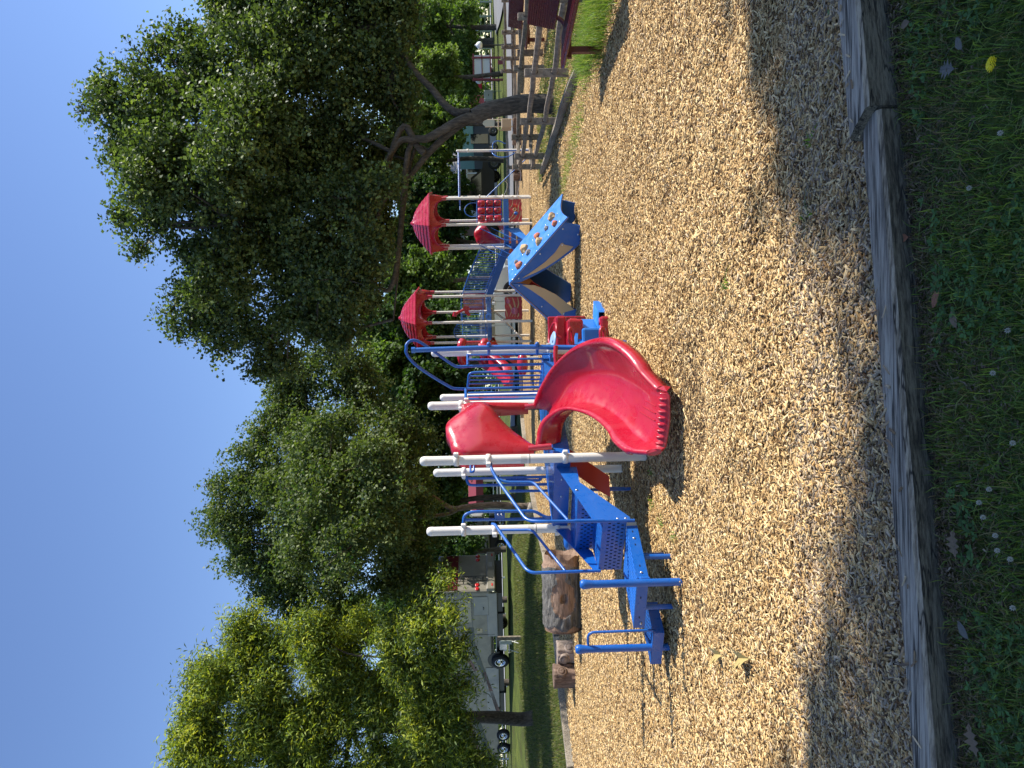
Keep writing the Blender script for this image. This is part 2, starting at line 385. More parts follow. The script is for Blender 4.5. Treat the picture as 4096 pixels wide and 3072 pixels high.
def np_mesh(name, verts, faces_n, loops, mats, tint=None, parent=None, fstart=None):
    """verts (N,3); loops flat vertex indices; faces_n per-face loop counts"""
    me = bpy.data.meshes.new(name)
    me.vertices.add(len(verts)); me.vertices.foreach_set('co', np.asarray(verts, dtype=np.float32).ravel())
    me.loops.add(len(loops)); me.loops.foreach_set('vertex_index', np.asarray(loops, dtype=np.int32))
    fn = np.asarray(faces_n, dtype=np.int32); st = np.concatenate([[0], np.cumsum(fn)[:-1]]).astype(np.int32)
    me.polygons.add(len(fn)); me.polygons.foreach_set('loop_start', st); me.polygons.foreach_set('loop_total', fn)
    me.update(calc_edges=True)
    if tint is not None:
        a = me.attributes.new('tint', 'FLOAT_COLOR', 'POINT')
        c = np.ones((len(verts), 4), dtype=np.float32); c[:, :3] = tint; a.data.foreach_set('color', c.ravel())
    me.materials.append(mats)
    o = bpy.data.objects.new(name, me); COL.objects.link(o)
    if parent is not None: o.parent = parent
    return o
def rand_frames(n, yaw, pitch, roll):
    cy, sy, cp, sp, cr, sr = np.cos(yaw), np.sin(yaw), np.cos(pitch), np.sin(pitch), np.cos(roll), np.sin(roll)
    a = np.stack([cy*cp, sy*cp, sp], 1)
    l = np.stack([-sy, cy, np.zeros(n)], 1); u = np.cross(a, l)
    b = l*cr[:, None]+u*sr[:, None]; c = np.cross(a, b); return a, b, c
vcz = np.vectorize(cz)
def chips(x, y, smul, pal, zoff=0.004, zr=.012):
    n = len(x)
    L = RNG.uniform(.018, .062, n)*smul; Wd = RNG.uniform(.005, .014, n)*smul; H = RNG.uniform(.003, .006, n)*smul
    z = vcz(x, y)+zoff+RNG.uniform(0, zr, n)
    a, b, c = rand_frames(n, RNG.uniform(0, 6.283, n), RNG.normal(0, .22, n), RNG.normal(0, .35, n))
    P = np.stack([x, y, z], 1); vs = np.zeros((n, 8, 3))
    tw = RNG.uniform(.5, 1, (n, 2)); k = 0
    for si in (-1, 1):
        for sj in (-1, 1):
            for sk in (-1, 1):
                wv = Wd*np.where(si < 0, tw[:, 0], tw[:, 1])
                vs[:, k] = P+a*(si*L/2+RNG.normal(0, .002, n))[:, None]+b*(sj*wv/2)[:, None]+c*(sk*H/2)[:, None]; k += 1
    F = np.array([(1, 5, 7, 3), (0, 1, 3, 2), (4, 6, 7, 5), (0, 4, 5, 1), (2, 3, 7, 6)])
    loops = (np.arange(n)[:, None, None]*8+F[None]).ravel()
    pi = RNG.choice(len(pal), n, p=[q[1] for q in pal]); base = np.array([q[0] for q in pal])[pi]
    t = np.clip(base*RNG.uniform(.75, 1.2, (n, 1)), 0, .9); t = np.repeat(t[:, None], 8, 1).reshape(-1, 3)
    return vs.reshape(-1, 3), loops, t
PAL = [((.58, .39, .17), .30), ((.74, .55, .28), .24), ((.42, .26, .105), .20), ((.25, .145, .06), .12), ((.10, .055, .025), .08), ((.60, .45, .28), .06)]
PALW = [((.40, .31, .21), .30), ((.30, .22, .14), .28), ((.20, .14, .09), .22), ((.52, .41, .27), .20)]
V_, L_, T_ = [], [], []; off = 0
def scatter(n, y0, y1, mg, smul, pal, power=1.0):
    global off
    y = y0+(y1-y0)*RNG.random(n)**power
    hw = .56*y+mg; x = RNG.uniform(-hw, hw)
    ok = (x > np.array([lerpt(XL, k) for k in y])+.1)
    ok &= y > np.array([yfront(k) for k in x])+.03
    x, y = x[ok], y[ok]
    v, l, t = chips(x, y, smul, pal); V_.append(v); L_.append(l+off); T_.append(t); off += len(v)
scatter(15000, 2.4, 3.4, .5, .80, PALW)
scatter(66000, 2.4, 4.8, .5, .84, PAL)
scatter(70000, 4.6, 8.5, .6, .95, PAL)
scatter(70000, 8.3, 14.5, .7, 1.08, PAL)
scatter(42000, 14, 24, .8, 1.6, PAL)
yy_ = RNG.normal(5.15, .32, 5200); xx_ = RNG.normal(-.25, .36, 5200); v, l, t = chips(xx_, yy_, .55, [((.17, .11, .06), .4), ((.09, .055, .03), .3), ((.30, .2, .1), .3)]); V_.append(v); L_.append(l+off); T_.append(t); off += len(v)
l = np.concatenate(L_)
o = np_mesh('wood_chips', np.concatenate(V_), np.full(len(l)//4, 4), l, vcol_mat('wood_chip', .8), np.concatenate(T_))
tag(o, 'loose tan wood chips scattered over the playground bed', kind='stuff')

# front edging timbers ----------------------------------------------------------
def timber(name, a, b, wd, ht, ztop, label, cut=None, seg=14):
    """a,b: far top edge end points (xy)"""
    a = Vector((a[0], a[1], 0)); b = Vector((b[0], b[1], 0)); d = (b-a).normalized(); nn = Vector((d.y, -d.x, 0))  # toward the camera
    L = (b-a).length; rows = []; bv = .012
    prof = [(0, -ht), (0, -bv), (bv, 0), (wd*.35, .002), (wd*.7, 0), (wd-bv, 0), (wd, -bv), (wd, -ht*.5), (wd, -ht)]
    for i in range(seg+1):
        s = i/seg; row = []
        for (q, h) in prof:
            e = 0
            if cut and i == 0: e = cut*(1-q/wd)      # mitred end
            j = noise.noise(Vector((s*L*3+q*9, h*10, a.x*3)))*.0016
            p = a+d*(s*L-e)+nn*(q+(j if q >= wd-1e-6 else 0)); p.z = ztop+h+(j if h > -.01 else 0); row.append(p)
        rows.append(row)
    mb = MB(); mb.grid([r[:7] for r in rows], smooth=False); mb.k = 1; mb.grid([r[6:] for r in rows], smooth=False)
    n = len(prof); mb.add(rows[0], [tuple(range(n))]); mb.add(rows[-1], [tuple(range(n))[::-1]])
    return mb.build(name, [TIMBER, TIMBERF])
dd = tdir
lp = TL0-dd*2.6; jp = TR0
t1 = thing('timber_edging', 'long weathered grey timber edging the chips across the foreground', 'timber', (0, 2.4, 0), 'timbers along the near edge')
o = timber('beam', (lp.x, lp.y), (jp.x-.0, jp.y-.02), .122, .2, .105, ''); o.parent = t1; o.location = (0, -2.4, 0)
t2 = thing('timber_edging', 'short weathered timber with a mitred end beside the dandelion lawn', 'timber', (1.4, 2.6, 0), 'timbers along the near edge')
ep = TR1+dd*3
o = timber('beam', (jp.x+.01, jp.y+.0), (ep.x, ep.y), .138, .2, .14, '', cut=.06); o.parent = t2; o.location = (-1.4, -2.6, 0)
ux = RNG.uniform(-1.9, 2.1, 90); uy = np.array([yfront(k) for k in ux])-RNG.random(90)**2*.10
v, l, t = chips(ux, uy, .8, PALW, 0, 0); v[:, 2] += np.repeat(np.where(ux > jp.x, .146, .110)-vcz(ux, uy), 8)
tag(np_mesh('chips_on_timber', v, np.full(len(l)//4, 4), l, vcol_mat('wood_chip_grey', .85), t), 'stray wood chips lying on the edging timbers', kind='stuff')
# far edging timbers along the left side of the bed
edge = [(-13.5, 12.9), (-10.6, 13.7), (-7.85, 14.7), (-7.0, 16.6), (-6.1, 17.4), (-4.8, 20.5), (-4.6, 22.4), (-3.95, 25), (-3.2, 28), (-1.5, 30.9), (2, 31.05), (6, 31.1), (10, 31.1), (15, 31.1)]
wl = ['beyond the left picture edge', 'at the left picture edge', 'behind the carved stumps', 'behind the log tunnel', 'beside the stepping pods', 'nearest the shaded trunk', 'past the slim tree', 'farther past the slim tree', 'at the bend of the edging', 'below the silver car', 'behind the two roofed towers', 'behind the brown stumps', 'behind the split rail fence']
for i, (a, b) in enumerate(zip(edge, edge[1:])):
    za, zb = gz(*a), gz(*b); m = MB(); d = (V3((*b, 0))-V3((*a, 0))).normalized()*.01
    m.beam(V3((*a, za+.05))+d, V3((*b, zb+.05))-d, .14, .19, bev=.012)
    o = m.build('timber_edging', TIMBER)
    tag(o, 'low grey edging timber of the chip bed '+wl[i], 'timber', 'timbers along the far edge')

# ================================================================ SMALL PLANTS IN FRONT
def blades(x, y, z, hgt, wid, lean, col, cvar=.25):
    n = len(x); yaw = RNG.uniform(0, 6.283, n); d = np.stack([np.cos(yaw), np.sin(yaw), np.zeros(n)], 1)
    s = np.stack([-np.sin(yaw), np.cos(yaw), np.zeros(n)], 1)
    ry = RNG.uniform(0, 6.283, n); s = np.stack([np.cos(ry), np.sin(ry), np.zeros(n)], 1)
    h = hgt*RNG.uniform(.5, 1.25, n); ln = h*np.abs(RNG.normal(0, lean, n)); wd = wid*RNG.uniform(.6, 1.3, n)
    P = np.stack([x, y, z], 1); up = np.array([0, 0, 1.])
    v = np.zeros((n, 5, 3))
    v[:, 0] = P-s*wd[:, None]/2; v[:, 1] = P+s*wd[:, None]/2
    m_ = P+up*(h*.6)[:, None]+d*(ln*.35)[:, None]
    v[:, 2] = m_+s*(wd*.4)[:, None]; v[:, 3] = m_-s*(wd*.4)[:, None]
    v[:, 4] = P+up*(h*np.clip(1-ln/h*.35, .3, 1))[:, None]+d*ln[:, None]
    base = np.array(col)[RNG.integers(0, len(col), n)]*RNG.uniform(1-cvar, 1+cvar, (n, 1))
    t = np.repeat(base[:, None], 5, 1).reshape(-1, 3)
    i = np.arange(n)*5
    q = np.stack([i, i+1, i+2, i+3], 1); tr = np.stack([i+3, i+2, i+4], 1)
    loops = np.concatenate([q.ravel(), tr.ravel()]); fn = np.concatenate([np.full(n, 4), np.full(n, 3)])
    return v.reshape(-1, 3), fn, loops, t
def put_blades(name, label, args, m):
    v, fn, l, t = blades(*args); o = np_mesh(name, v, fn, l, m, t); return tag(o, label, kind='stuff')
BLADE = vcol_mat('grass_blade', .5, .35, .3)
n = 150000
y = RNG.uniform(1.25, 2.95, n); x = RNG.uniform(-1.9, 2.2, n)
keep = (y < np.array([yfront(k) for k in x])-.14)
pat = np.array([noise.noise(Vector((a*2.2, b*2.2, 5))) for a, b in zip(x, y)])
fr = np.clip((np.array([yfront(k) for k in x])-.17-y)/.34, 0, 1)
keep &= RNG.random(n) < np.clip(.62+pat*1.3, .28, 1)*(.12+.88*fr)
x, y = x[keep], y[keep]
GC = [(.11, .185, .036), (.155, .24, .045), (.085, .15, .036), (.21, .27, .055), (.20, .17, .075), (.05, .085, .025)]
put_blades('lawn_grass', 'short dark green lawn grass in the shaded foreground', (x, y, np.full(len(x), .014), .062, .0036, 1.05, GC), BLADE)
# dead grass / thatch at the foot of the timber
n = 12000; x = RNG.uniform(-1.9, 2.2, n); y = np.array([yfront(k) for k in x])-.135-RNG.random(n)**1.5*.36
put_blades('dry_grass', 'pale dry grass stems along the foot of the timber', (x, y, np.full(n, .018), .032, .0036, 1.5, [(.25, .19, .11), (.17, .12, .07), (.10, .08, .045), (.13, .15, .05)]), BLADE)
# bark litter near the timber and in the lawn
n = 5500; x = RNG.uniform(-1.9, 2.2, n); y = np.array([yfront(k) for k in x])-.135-RNG.random(n)**2.4*.42
v, l, t = chips(x, y, .5, [((.20, .15, .10), .3), ((.12, .085, .055), .35), ((.30, .235, .16), .2), ((.07, .05, .035), .15)], .018, .012)
tag(np_mesh('bark_litter', v, np.full(len(l)//4, 4), l, vcol_mat('bark_litter_mat', .85), t), 'small grey wood bits littering the lawn edge', kind='stuff')
# clover leaves
n = 5200; cx = RNG.uniform(-1.9, 2.2, n); cy = RNG.uniform(1.25, 2.6, n); pt = np.array([noise.noise(Vector((a*1.8, b*1.8, 9))) for a, b in zip(cx, cy)])
k = (pt > .0) & (cy < np.array([yfront(q) for q in cx])-.26); cx, cy = cx[k], cy[k]; n = len(cx)
vs = []; hz = .02+RNG.uniform(.015, .045, n); th0 = RNG.uniform(0, 6.28, n)
for q in range(3):
    th = th0+q*2.094; r = .0085
    c = np.stack([cx+np.cos(th)*r, cy+np.sin(th)*r, hz], 1); e1 = np.stack([np.cos(th), np.sin(th), np.full(n, .25)], 1)*r; e2 = np.stack([-np.sin(th), np.cos(th), np.zeros(n)], 1)*r*.8
    vs.append(np.stack([c-e1, c-e1*.1+e2, c+e1+e2*.4, c+e1*.8-e2*.4, c-e1*.1-e2], 1))
v = np.stack(vs, 1).reshape(-1, 3); l = np.arange(len(v)); tt = np.repeat(np.array([(.075, .15, .045)])*RNG.uniform(.7, 1.4, (n*3, 1)), 5, 0)
tag(np_mesh('clover', v, np.full(n*3, 5), l, vcol_mat('clover_leaf', .6, .3), tt), 'patches of small clover leaves among the grass', kind='stuff')
# flowers and fallen leaves of the foreground lawn
p = G(2810, 3975, .06); YEL = mat('dandelion_yellow', (.85, .68, .01), .6); CLW = mat('clover_white', (.40, .39, .33), .8)
GST = mat('flower_stem', (.07, .14, .03), .6)
f = thing('dandelion', 'single bright yellow dandelion flower in the dark grass', 'flower', (p.x, p.y, .02))
mb = MB(); mb.tube([(p.x, p.y, .01), (p.x+.004, p.y, .065)], .0018, 6); mb.build('stem', GST, f)
mb = MB()
for q in range(46):
    a = q*2.4; r = .004+.013*(q/46)**.5; tilt = Vector((math.cos(a)*r, math.sin(a)*r, .02+.006*(1-q/46)))
    mb.box(Vector((p.x+.004, p.y, .045))+tilt, (.009, .0032, .0012), (Vector((math.cos(a), math.sin(a), .35)).normalized(), Vector((-math.sin(a), math.cos(a), 0)), Vector((0, 0, 1))))
mb.build('flower_head', YEL, f)
ws = [(1062, 3925), (1003, 3941), (870, 3998), (930, 3990), (835, 4050), (1115, 3965), (2320, 3885), (1580, 3980), (1750, 4040), (1300, 4060), (2540, 4010), (640, 4060)]
wo = ['beside its nearest twin below the shaded beam', 'second of the loose cluster', 'at the left of the cluster', 'just above the leftmost one', 'low near the picture edge', 'rightmost of the cluster', 'alone under the beam joint', 'alone in mid lawn', 'near the middle at the bottom', 'alone at the bottom edge', 'near the dandelion', 'farthest to the left']
for (U, V), q in zip(ws, wo):
    p = G(U, V, .06); f = thing('clover_flower', 'tiny white clover flower '+q, 'flower', (p.x, p.y, .02), 'white clover flowers in the lawn')
    mb = MB(); mb.tube([(p.x, p.y, .01), (p.x, p.y, .062)], .0012, 5); mb.build('stem', GST, f)
    mb = MB(); 
    for k in range(26):
        a = k*2.4; zz = 1-2*(k+.5)/26; r = math.sqrt(1-zz*zz)*.0055
        mb.box((p.x+math.cos(a)*r, p.y+math.sin(a)*r, .066+zz*.005), (.0035, .0018, .0018), (Vector((math.cos(a), math.sin(a), zz)).normalized(), Vector((-math.sin(a), math.cos(a), 0)), Vector((0, 0, 1))))
    mb.build('flower_head', CLW, f)
def lobed_leaf(p, size, yaw, m, label, tilt=.2, z=.0, oak=True, name='fallen_leaf'):
    prof = [(0, .04), (.12, .10), (.2, .30), (.3, .12), (.42, .42), (.52, .14), (.64, .36), (.74, .10), (.86, .16), (1, 0)] if oak else [(0, .03), (.2, .2), (.5, .28), (.8, .16), (1, 0)]
    f = Vector((math.cos(yaw), math.sin(yaw), 0)); s = Vector((-math.sin(yaw), math.cos(yaw), 0)); up = Vector((0, 0, 1))
    P = lambda a, b: Vector(p)+f*(a-.5)*size+s*b*size+up*(z+abs(b)*tilt*size*.8+math.sin(a*3)*.12*size*tilt)
    vs = []
    for a, b in prof: vs += [P(a, b), P(a, 0), P(a, -b)]
    n = len(prof); fs = []
    for i in range(n-1):
        k = i*3; fs += [(k, k+1, k+4, k+3), (k+1, k+2, k+5, k+4)]
    mb = MB(); mb.add(vs, fs); mb.tube([P(-.25, 0), P(0, 0), P(.9, 0)+up*.001], size*.012, 5)
    return tag(mb.build(name, m), label, 'leaf', 'fallen leaves on the ground')
DRY = mat('dry_leaf', (.15, .105, .06), .8, var=(30, .5, (.18, .12, .07))); DRYG = mat('grey_dry_leaf', (.12, .115, .095), .85); DRYR = mat('reddish_leaf', (.25, .10, .05), .8)
GRL = mat('green_leaf_fallen', (.10, .17, .03), .5)
for (U, V, s, yaw, m, lb, oak) in [
    (115, 3925, .085, .4, DRY, 'large tan oak leaf at the corner of the lawn below the beam', True), (2795, 3820, .07, 1.2, DRYG, 'grey spread-out dead leaf left of the dandelion', True),
    (1875, 3775, .06, 2.6, DRYR, 'reddish dead leaf by the foot of the long beam', False), (1800, 3850, .06, .3, DRY, 'tan leaf just below the reddish leaf', False),
    (2120, 3645, .05, 1.5, DRYR, 'curled rust leaf under the beam near its joint', False), (900, 3850, .08, .1, DRY, 'tan oak leaf among clover below the beam', True),
    (555, 3885, .06, .9, DRYG, 'pale grey leaf curled in the litter on the left', False), (2900, 3870, .05, .5, DRYG, 'small grey leaf near the picture edge', False),
    (3025, 3305, .03, .5, GRL, 'round green leaf on the shaded chips at the edge', False), (2975, 3650, .05, 1.4, DRY, 'small tan leaf against the short beam', False)]:
    q = G(U, V, .03); lobed_leaf((q.x, q.y, .045 if V > 3600 else .01), s, yaw, m, lb, oak=oak, z=.01)
for (U, V, lb) in [(455, 2875, 'curled yellow leaf lying on open chips'), (440, 2985, 'pale folded leaf on the chips nearer the beam')]:
    q = G(U, V, 0); lobed_leaf((q.x, q.y, und(q.x, q.y)+.012), .17, 1.9, mat('yellow_leaf', (.36, .28, .10), .7), lb, tilt=1.1, z=.01)
# tufts of long grass round the red bench and along the fence
def tuft_field(pts, hgt, wid, lean, cols):
    xs_ = np.concatenate([RNG.normal(a, r, k) for a, b, r, k in pts]); ys_ = np.concatenate([RNG.normal(b, r*1.6, k) for a, b, r, k in pts])
    return (xs_, ys_, vcz(xs_, ys_)-.005, hgt, wid, lean, cols)
LG = [(.13, .22, .04), (.17, .27, .05), (.10, .18, .03), (.24, .28, .10)]
pts = [(4.62+.12*math.sin(i*2), 7.7+.16*i, .13, 330) for i in range(18)]+[(4.9, 8.6, .25, 700), (4.25, 8.9, .17, 520), (4.35, 8.0, .17, 420), (5.0, 10.2, .3, 420), (5.2, 11.4, .25, 220)]
put_blades('long_grass', 'long bright green grass growing round the red bench', tuft_field(pts, .24, .007, .75, LG), BLADE)
pts = [(4.1-.02*i, 11+.35*i, .16, 90) for i in range(9)]+[(3.9, 14.2, .2, 120), (5.3, 13.5, .3, 120)]
put_blades('sparse_grass', 'thin sprouting grass coming up through the chips', tuft_field(pts, .10, .006, .6, LG), BLADE)
for (U, V) in [(1925, 2850), (1035, 2622), (975, 2645), (960, 2690)]:
    pass
pts = []
for (U, V, r, k) in [(1060, 2605, .05, 40), (985, 2650, .05, 30), (925, 2700, .04, 30), (2210, 3225, .03, 14), (1930, 2910, .03, 14), (2520, 3240, .03, 14), (1185, 2610, .03, 20)]:
    q = G(U, V, 0); pts.append((q.x, q.y, r*.6, k))
put_blades('weed_sprouts', 'little green weed sprouts in the chips', tuft_field(pts, .05, .012, 1.2, LG), BLADE)
# enclosure ground under the maple
mb = MB(); R_ = []
for j in range(24):
    yy = 10.6+j*.42; R_.append([Vector((5.55+(2.4+.1*math.sin(j))*i/8+.12*math.sin(j*1.7)*(i == 0), yy, cz(5.55+2.4*i/8, yy)+.012)) for i in range(9)])
mb.grid(R_); tag(mb.build('ground_under_fenced_tree', GRASS), 'patchy dry grass inside the split rail fence', kind='structure')
xx = RNG.uniform(5.5, 7.9, 9000); yy = RNG.uniform(8, 20.3, 9000)
put_blades('dry_lawn', 'patchy short grass and weeds inside the split rail fence', (xx, yy, vcz(xx, yy)+.01, .09, .010, .9, [(.13, .16, .05), (.10, .14, .04), (.22, .19, .10)]), BLADE)

# rough blades over the shaded slope on the left
n = 60000; yy = 14.5+18*RNG.random(n)**1.3; xx = np.array([lerpt(XL, k) for k in yy])-.15-RNG.random(n)*11
put_blades('slope_grass', 'rough grass on the shaded slope beyond the left edging', (xx, yy, np.vectorize(gz)(xx, yy)-.03, .10, .016, .8, [(.075, .10, .025), (.11, .14, .035), (.15, .16, .05), (.05, .07, .02), (.17, .14, .07)]), BLADE)

# ================================================================ NEAR PLAY STRUCTURE
def sub(parent, name, m, fn, label=None):
    mb = MB(); fn(mb); return mb.build(name, m, parent, label)
def cap_prof(r, h): return [(r, 0), (r, h*.5), (r*.88, h*.8), (r*.6, h*.95), (0, h)]
def post(S, p, ztop, r=.0445, zb=-.25, m=WHITE, cap=True):
    z0 = gz(p[0], p[1])
    mb = MB(); mb.tube([(p[0], p[1], z0+zb), (p[0], p[1], ztop-.05)], r, 20); o = mb.build('post', m, S)
    if cap:
        c = MB(); c.lathe((p[0], p[1], ztop-.055), [(r*1.015, -.012), (r*1.03, 0), (r*1.02, .02), (r*.85, .043), (r*.45, .055), (0, .058)], 20); c.build('post_cap', m, o)
    return o
def clampring(po, p, z, r=.0445, dirs=((1, 0),), m=WHITE):
    mb = MB(); mb.lathe((p[0], p[1], z), [(r*1.01, -.024), (r*1.22, -.02), (r*1.25, 0), (r*1.22, .02), (r*1.01, .024)], 18)
    for d in dirs:
        d = Vector((d[0], d[1], 0)).normalized(); q = Vector((p[0], p[1], z))+d*(r*1.35)
        mb.box(q, (.05, .034, .045), (d, Vector((-d.y, d.x, 0)), Vector((0, 0, 1))), .006)
        mb.cyl(q+d*.02, q+d*.028, .008, 8)
    return mb.build('clamp', m, po)
DK = .87
P1 = V3((-.705, 6.80, 0)); eA = V3((.493, .870, 0)).normalized(); eB = V3((-.870, .493, 0))
P4 = P1+eA*1.0; P3 = P1+eB*.905; P2 = P3+eA*1.0
P3 = V3((-1.46, 7.28, 0)); P4 = V3((-.214, 7.67, 0)); P2 = V3((-.98, 8.16, 0))
P6 = V3((.37, 8.22, 0)); P5 = V3((-.157, 9.33, 0))
ZT = 2.13
S = thing('play_structure', 'blue decked play structure with red spiral slide and blue steps', 'playground', (-.7, 7.4, 0))
po = {}
for k, p in dict(P1=P1, P3=P3, P4=P4, P2=P2, P6=P6, P5=P5).items(): po[k] = post(S, p, ZT)
for k, zs in dict(P1=[(1.79, eA), (1.49, -eA), (.77, eA)], P3=[(1.76, eA), (1.45, -eA), (.82, -eA)], P4=[(1.78, -eA), (1.72, eA)], P2=[(1.79, -eA)], P6=[(1.70, -eA)]).items():
    p = dict(P1=P1, P3=P3, P4=P4, P2=P2, P6=P6)[k]
    for z, d in zs: clampring(po[k], p, z, dirs=[d, (d.y, -d.x)])
for P_, z_ in ((P1, 1.10), (P3, 1.03)):      # small printed band on the post
    mb = MB(); v_ = (Vector((0, 0, 0))-P_).normalized(); mb.tube([onz(P_, z_), onz(P_, z_+.006)], .0449, 20, caps=False); mb.build('printed_mark', BLACKM, po['P1' if P_ is P1 else 'P3'])
    mb = MB(); mb.tube([onz(P_, z_+.03), onz(P_, z_+.085)], .0448, 20, caps=False); mb.build('label_sticker', GRAYP, po['P1' if P_ is P1 else 'P3'])
# decks
def deck(S, poly, z, name='deck', th=.10):
    c = sum((V3(p) for p in poly), Vector())/len(poly)
    mb = MB(); mb.prism([onz(p, z-.02) for p in poly], (0, 0, 1), .035); o = mb.build(name, BLUE, S)
    mb = MB(); n = len(poly)
    for i in range(n):
        a, b = onz(poly[i], z-.075), onz(poly[(i+1) % n], z-.075); d = (b-a).normalized()
        mb.beam(a+d*.03, b-d*.03, .022, .15)
    mb.build('deck_skirt', BLUE, o); return o
D1 = deck(S, [P1, P4, P2, P3], DK); deck(S, [P4, P6, P5, P2], DK)
# bolts on the near skirt
mid = lambda a, b, t: a+(b-a)*t
mO = (P3-P1).normalized(); outN = Vector((mO.y, -mO.x, 0)); outN = outN if outN.y < 0 else -outN   # away from the deck on the stair side
def bolts(parent, pts, n=(0, -1, 0), r=.011):
    mb = MB()
    for p in pts: mb.lathe(V3(p), [(r, -.004), (r, .003), (r*.6, .007), (0, .008)], 12, axis=n)
    return mb.build('bolt', STEEL, parent)
bolts(D1, [onz(mid(P1, P3, t), DK-.075)+outN*.012 for t in (.28, .52)], outN)
# ---- stairs ---------------------------------------------------------------
A_ = W(968, 2509, 6.06); B_ = W(561, 2538, 5.84)
# stringers
zf = .30
def stringer(a_top, a_bot, z_top, zb, hgt, off):
    """parallelogram plate from the deck edge down to the landing"""
    q = []; t = onz(a_top, 0); b = onz(a_bot, 0)
    return [onz(t, z_top), onz(b, zb+hgt), onz(b, zb), onz(mid(t, b, .78), zb), onz(t, z_top-hgt*1.05)]
SR_t = P1+mO*.10+outN*.015; SR_b = onz(W(984, 2420, 6.10), 0)
SL_t = P3-mO*.02+outN*.015; SL_b = onz(W(789, 2400, 6.46), 0)
nR = (SR_b-SR_t).cross(Vector((0, 0, 1))).normalized()
mb = MB()
mb.prism([onz(SR_t, DK-.02), onz(SR_t, DK-.02-.0)+Vector((0, 0, .0)), onz(SR_b, .66), onz(SR_b, .29), onz(mid(SR_t, SR_b, .86), .27), onz(mid(SR_t, SR_b, .02), DK-.32)][0:1]+[onz(SR_b, .60), onz(SR_b, .29), onz(mid(SR_t, SR_b, .93), .29), onz(mid(SR_t, SR_b, .30), .66), onz(SR_t, .66)], nR, .006)
st = mb.build('stair', BLUE, S)
mb = MB(); mb.prism([onz(SL_t, DK-.02), onz(SL_b, .56), onz(SL_b, .52), onz(mid(SL_t, SL_b, .62), .53), onz(SL_t, .72)], nR, .006); mb.build('stringer', BLUE, st)
bolts(st, [onz(mid(SR_t, SR_b, .45), .70)+nR*(-.006 if nR.y > 0 else .006), onz(mid(SR_t, SR_b, .97), .40)+nR*(-.012 if nR.y > 0 else .012), onz(mid(SR_t, SR_b, .97), .33)+nR*(-.012 if nR.y > 0 else .012)], -nR if nR.y > 0 else nR)
# treads and perforated risers, each between the stringers
def perf(mb, a, b, zt, zb, nx, nz, out):
    """dark slots on a riser between a and b"""
    for j in range(nz):
        for i in range(nx):
            t = (i+.5+(.25 if j % 2 else -.25))/nx; p = mid(a, b, t); z = zb+(zt-zb)*(j+.7)/(nz+.4)
            d = (b-a).normalized()
            mb.box(onz(p, z)+out*.0035, (.012, .002, .022), (d, out, Vector((0, 0, 1))))
def tread(t0, t1, z, riser_h):
    a0, a1 = mid(SR_t, SR_b, t0), mid(SL_t, SL_b, t0); b0, b1 = mid(SR_t, SR_b, t1), mid(SL_t, SL_b, t1)
    mb = MB(); mb.prism([onz(a0, z), onz(b0, z), onz(b1, z), onz(a1, z)], (0, 0, 1), .006)
    out = ((b0+b1)-(a0+a1)).normalized(); out.z = 0
    mb.prism([onz(b0, z), onz(b1, z), onz(b1, z-riser_h), onz(b0, z-riser_h)], out, .006)
    mb.prism([onz(b0, z+.003), onz(b1, z+.003), onz(b1, z-.012), onz(b0, z-.012)], out, .014)
    o = mb.build('step', BLUE, st)
    mb = MB(); perf(mb, b0, b1, z-.03, z-riser_h+.005, 14, 4, out); mb.build('perforation', HOLE, o)
    mb = MB(); d = (a1-a0).normalized()
    for i in range(9):
        t = .08+.84*i/8
        for j in range(3):
            q = mid(mid(a0, b0, .25+.22*j), mid(a1, b1, .25+.22*j), t); mb.box(onz(q, z+.0045), (.035, .006, .003), (d, out, Vector((0, 0, 1))))
    mb.build('grip', BLUEP, o)
    return o
tread(.02, .52, .69, .17); tread(.50, .98, .52, .20)
# ---- low transfer platform -------------------------------------------------
T1 = onz(G(745, 2728, 0), 0); T2 = onz(W(485, 2680, 6.03), 0)
ZP = .33
pA = onz(W(968, 2500, 6.06), 0); pB = onz(W(561, 2537, 5.84), 0); pT = T1+Vector((.02, .06, 0)); pD = onz(W(784, 2495, 6.27), 0)
mb = MB(); mb.prism([onz(q, ZP) for q in (pA, pT, pB, pD)], (0, 0, 1), .008); pl = mb.build('transfer_platform', BLUE, S)
for a, b in ((pA, pT), (pT, pB), (pB, pD)):
    mb = MB(); out = Vector(((b-a).y, -(b-a).x, 0)).normalized()
    if out.dot((a+b)/2-(pA+pB)/2) < 0: out = -out
    mb.prism([onz(a, ZP+.004), onz(b, ZP+.004), onz(b, ZP-.085), onz(a, ZP-.085)], out, .006); mb.build('skirt', BLUE, pl)
mb = MB()
for a, b in ((pA, pT), (pT, pB)):
    out = Vector(((b-a).y, -(b-a).x, 0)).normalized()
    if out.dot((a+b)/2-(pA+pB)/2) < 0: out = -out
    for t in (.12, .38, .78):
        mb.box(onz(mid(a, b, t), ZP-.035)+out*.0042, (.018, .002, .009), ((b-a).normalized(), out, Vector((0, 0, 1))))
mb.build('slot', HOLE, pl)
bolts(pl, [onz(mid(pA, pT, t), ZP-.035)+Vector((.0, -.006, 0)) for t in (.25, .9)]+[onz(mid(pT, pB, .9), ZP-.05)+Vector((-.002, -.008, 0))])
mb = MB()
d1 = (pD-pA).normalized(); d2 = (pT-pA).normalized()
for i in range(15):
    for j in range(9):
        s, t = .06+.88*i/14, .08+.84*j/8
        q = mid(mid(pA, pD, s), mid(pT, pB, s), t); mb.box(onz(q, ZP+.0055), (.006, .030, .003), (d1, d2, Vector((0, 0, 1))))
mb.build('grip', BLUEP, pl)
mb = MB()
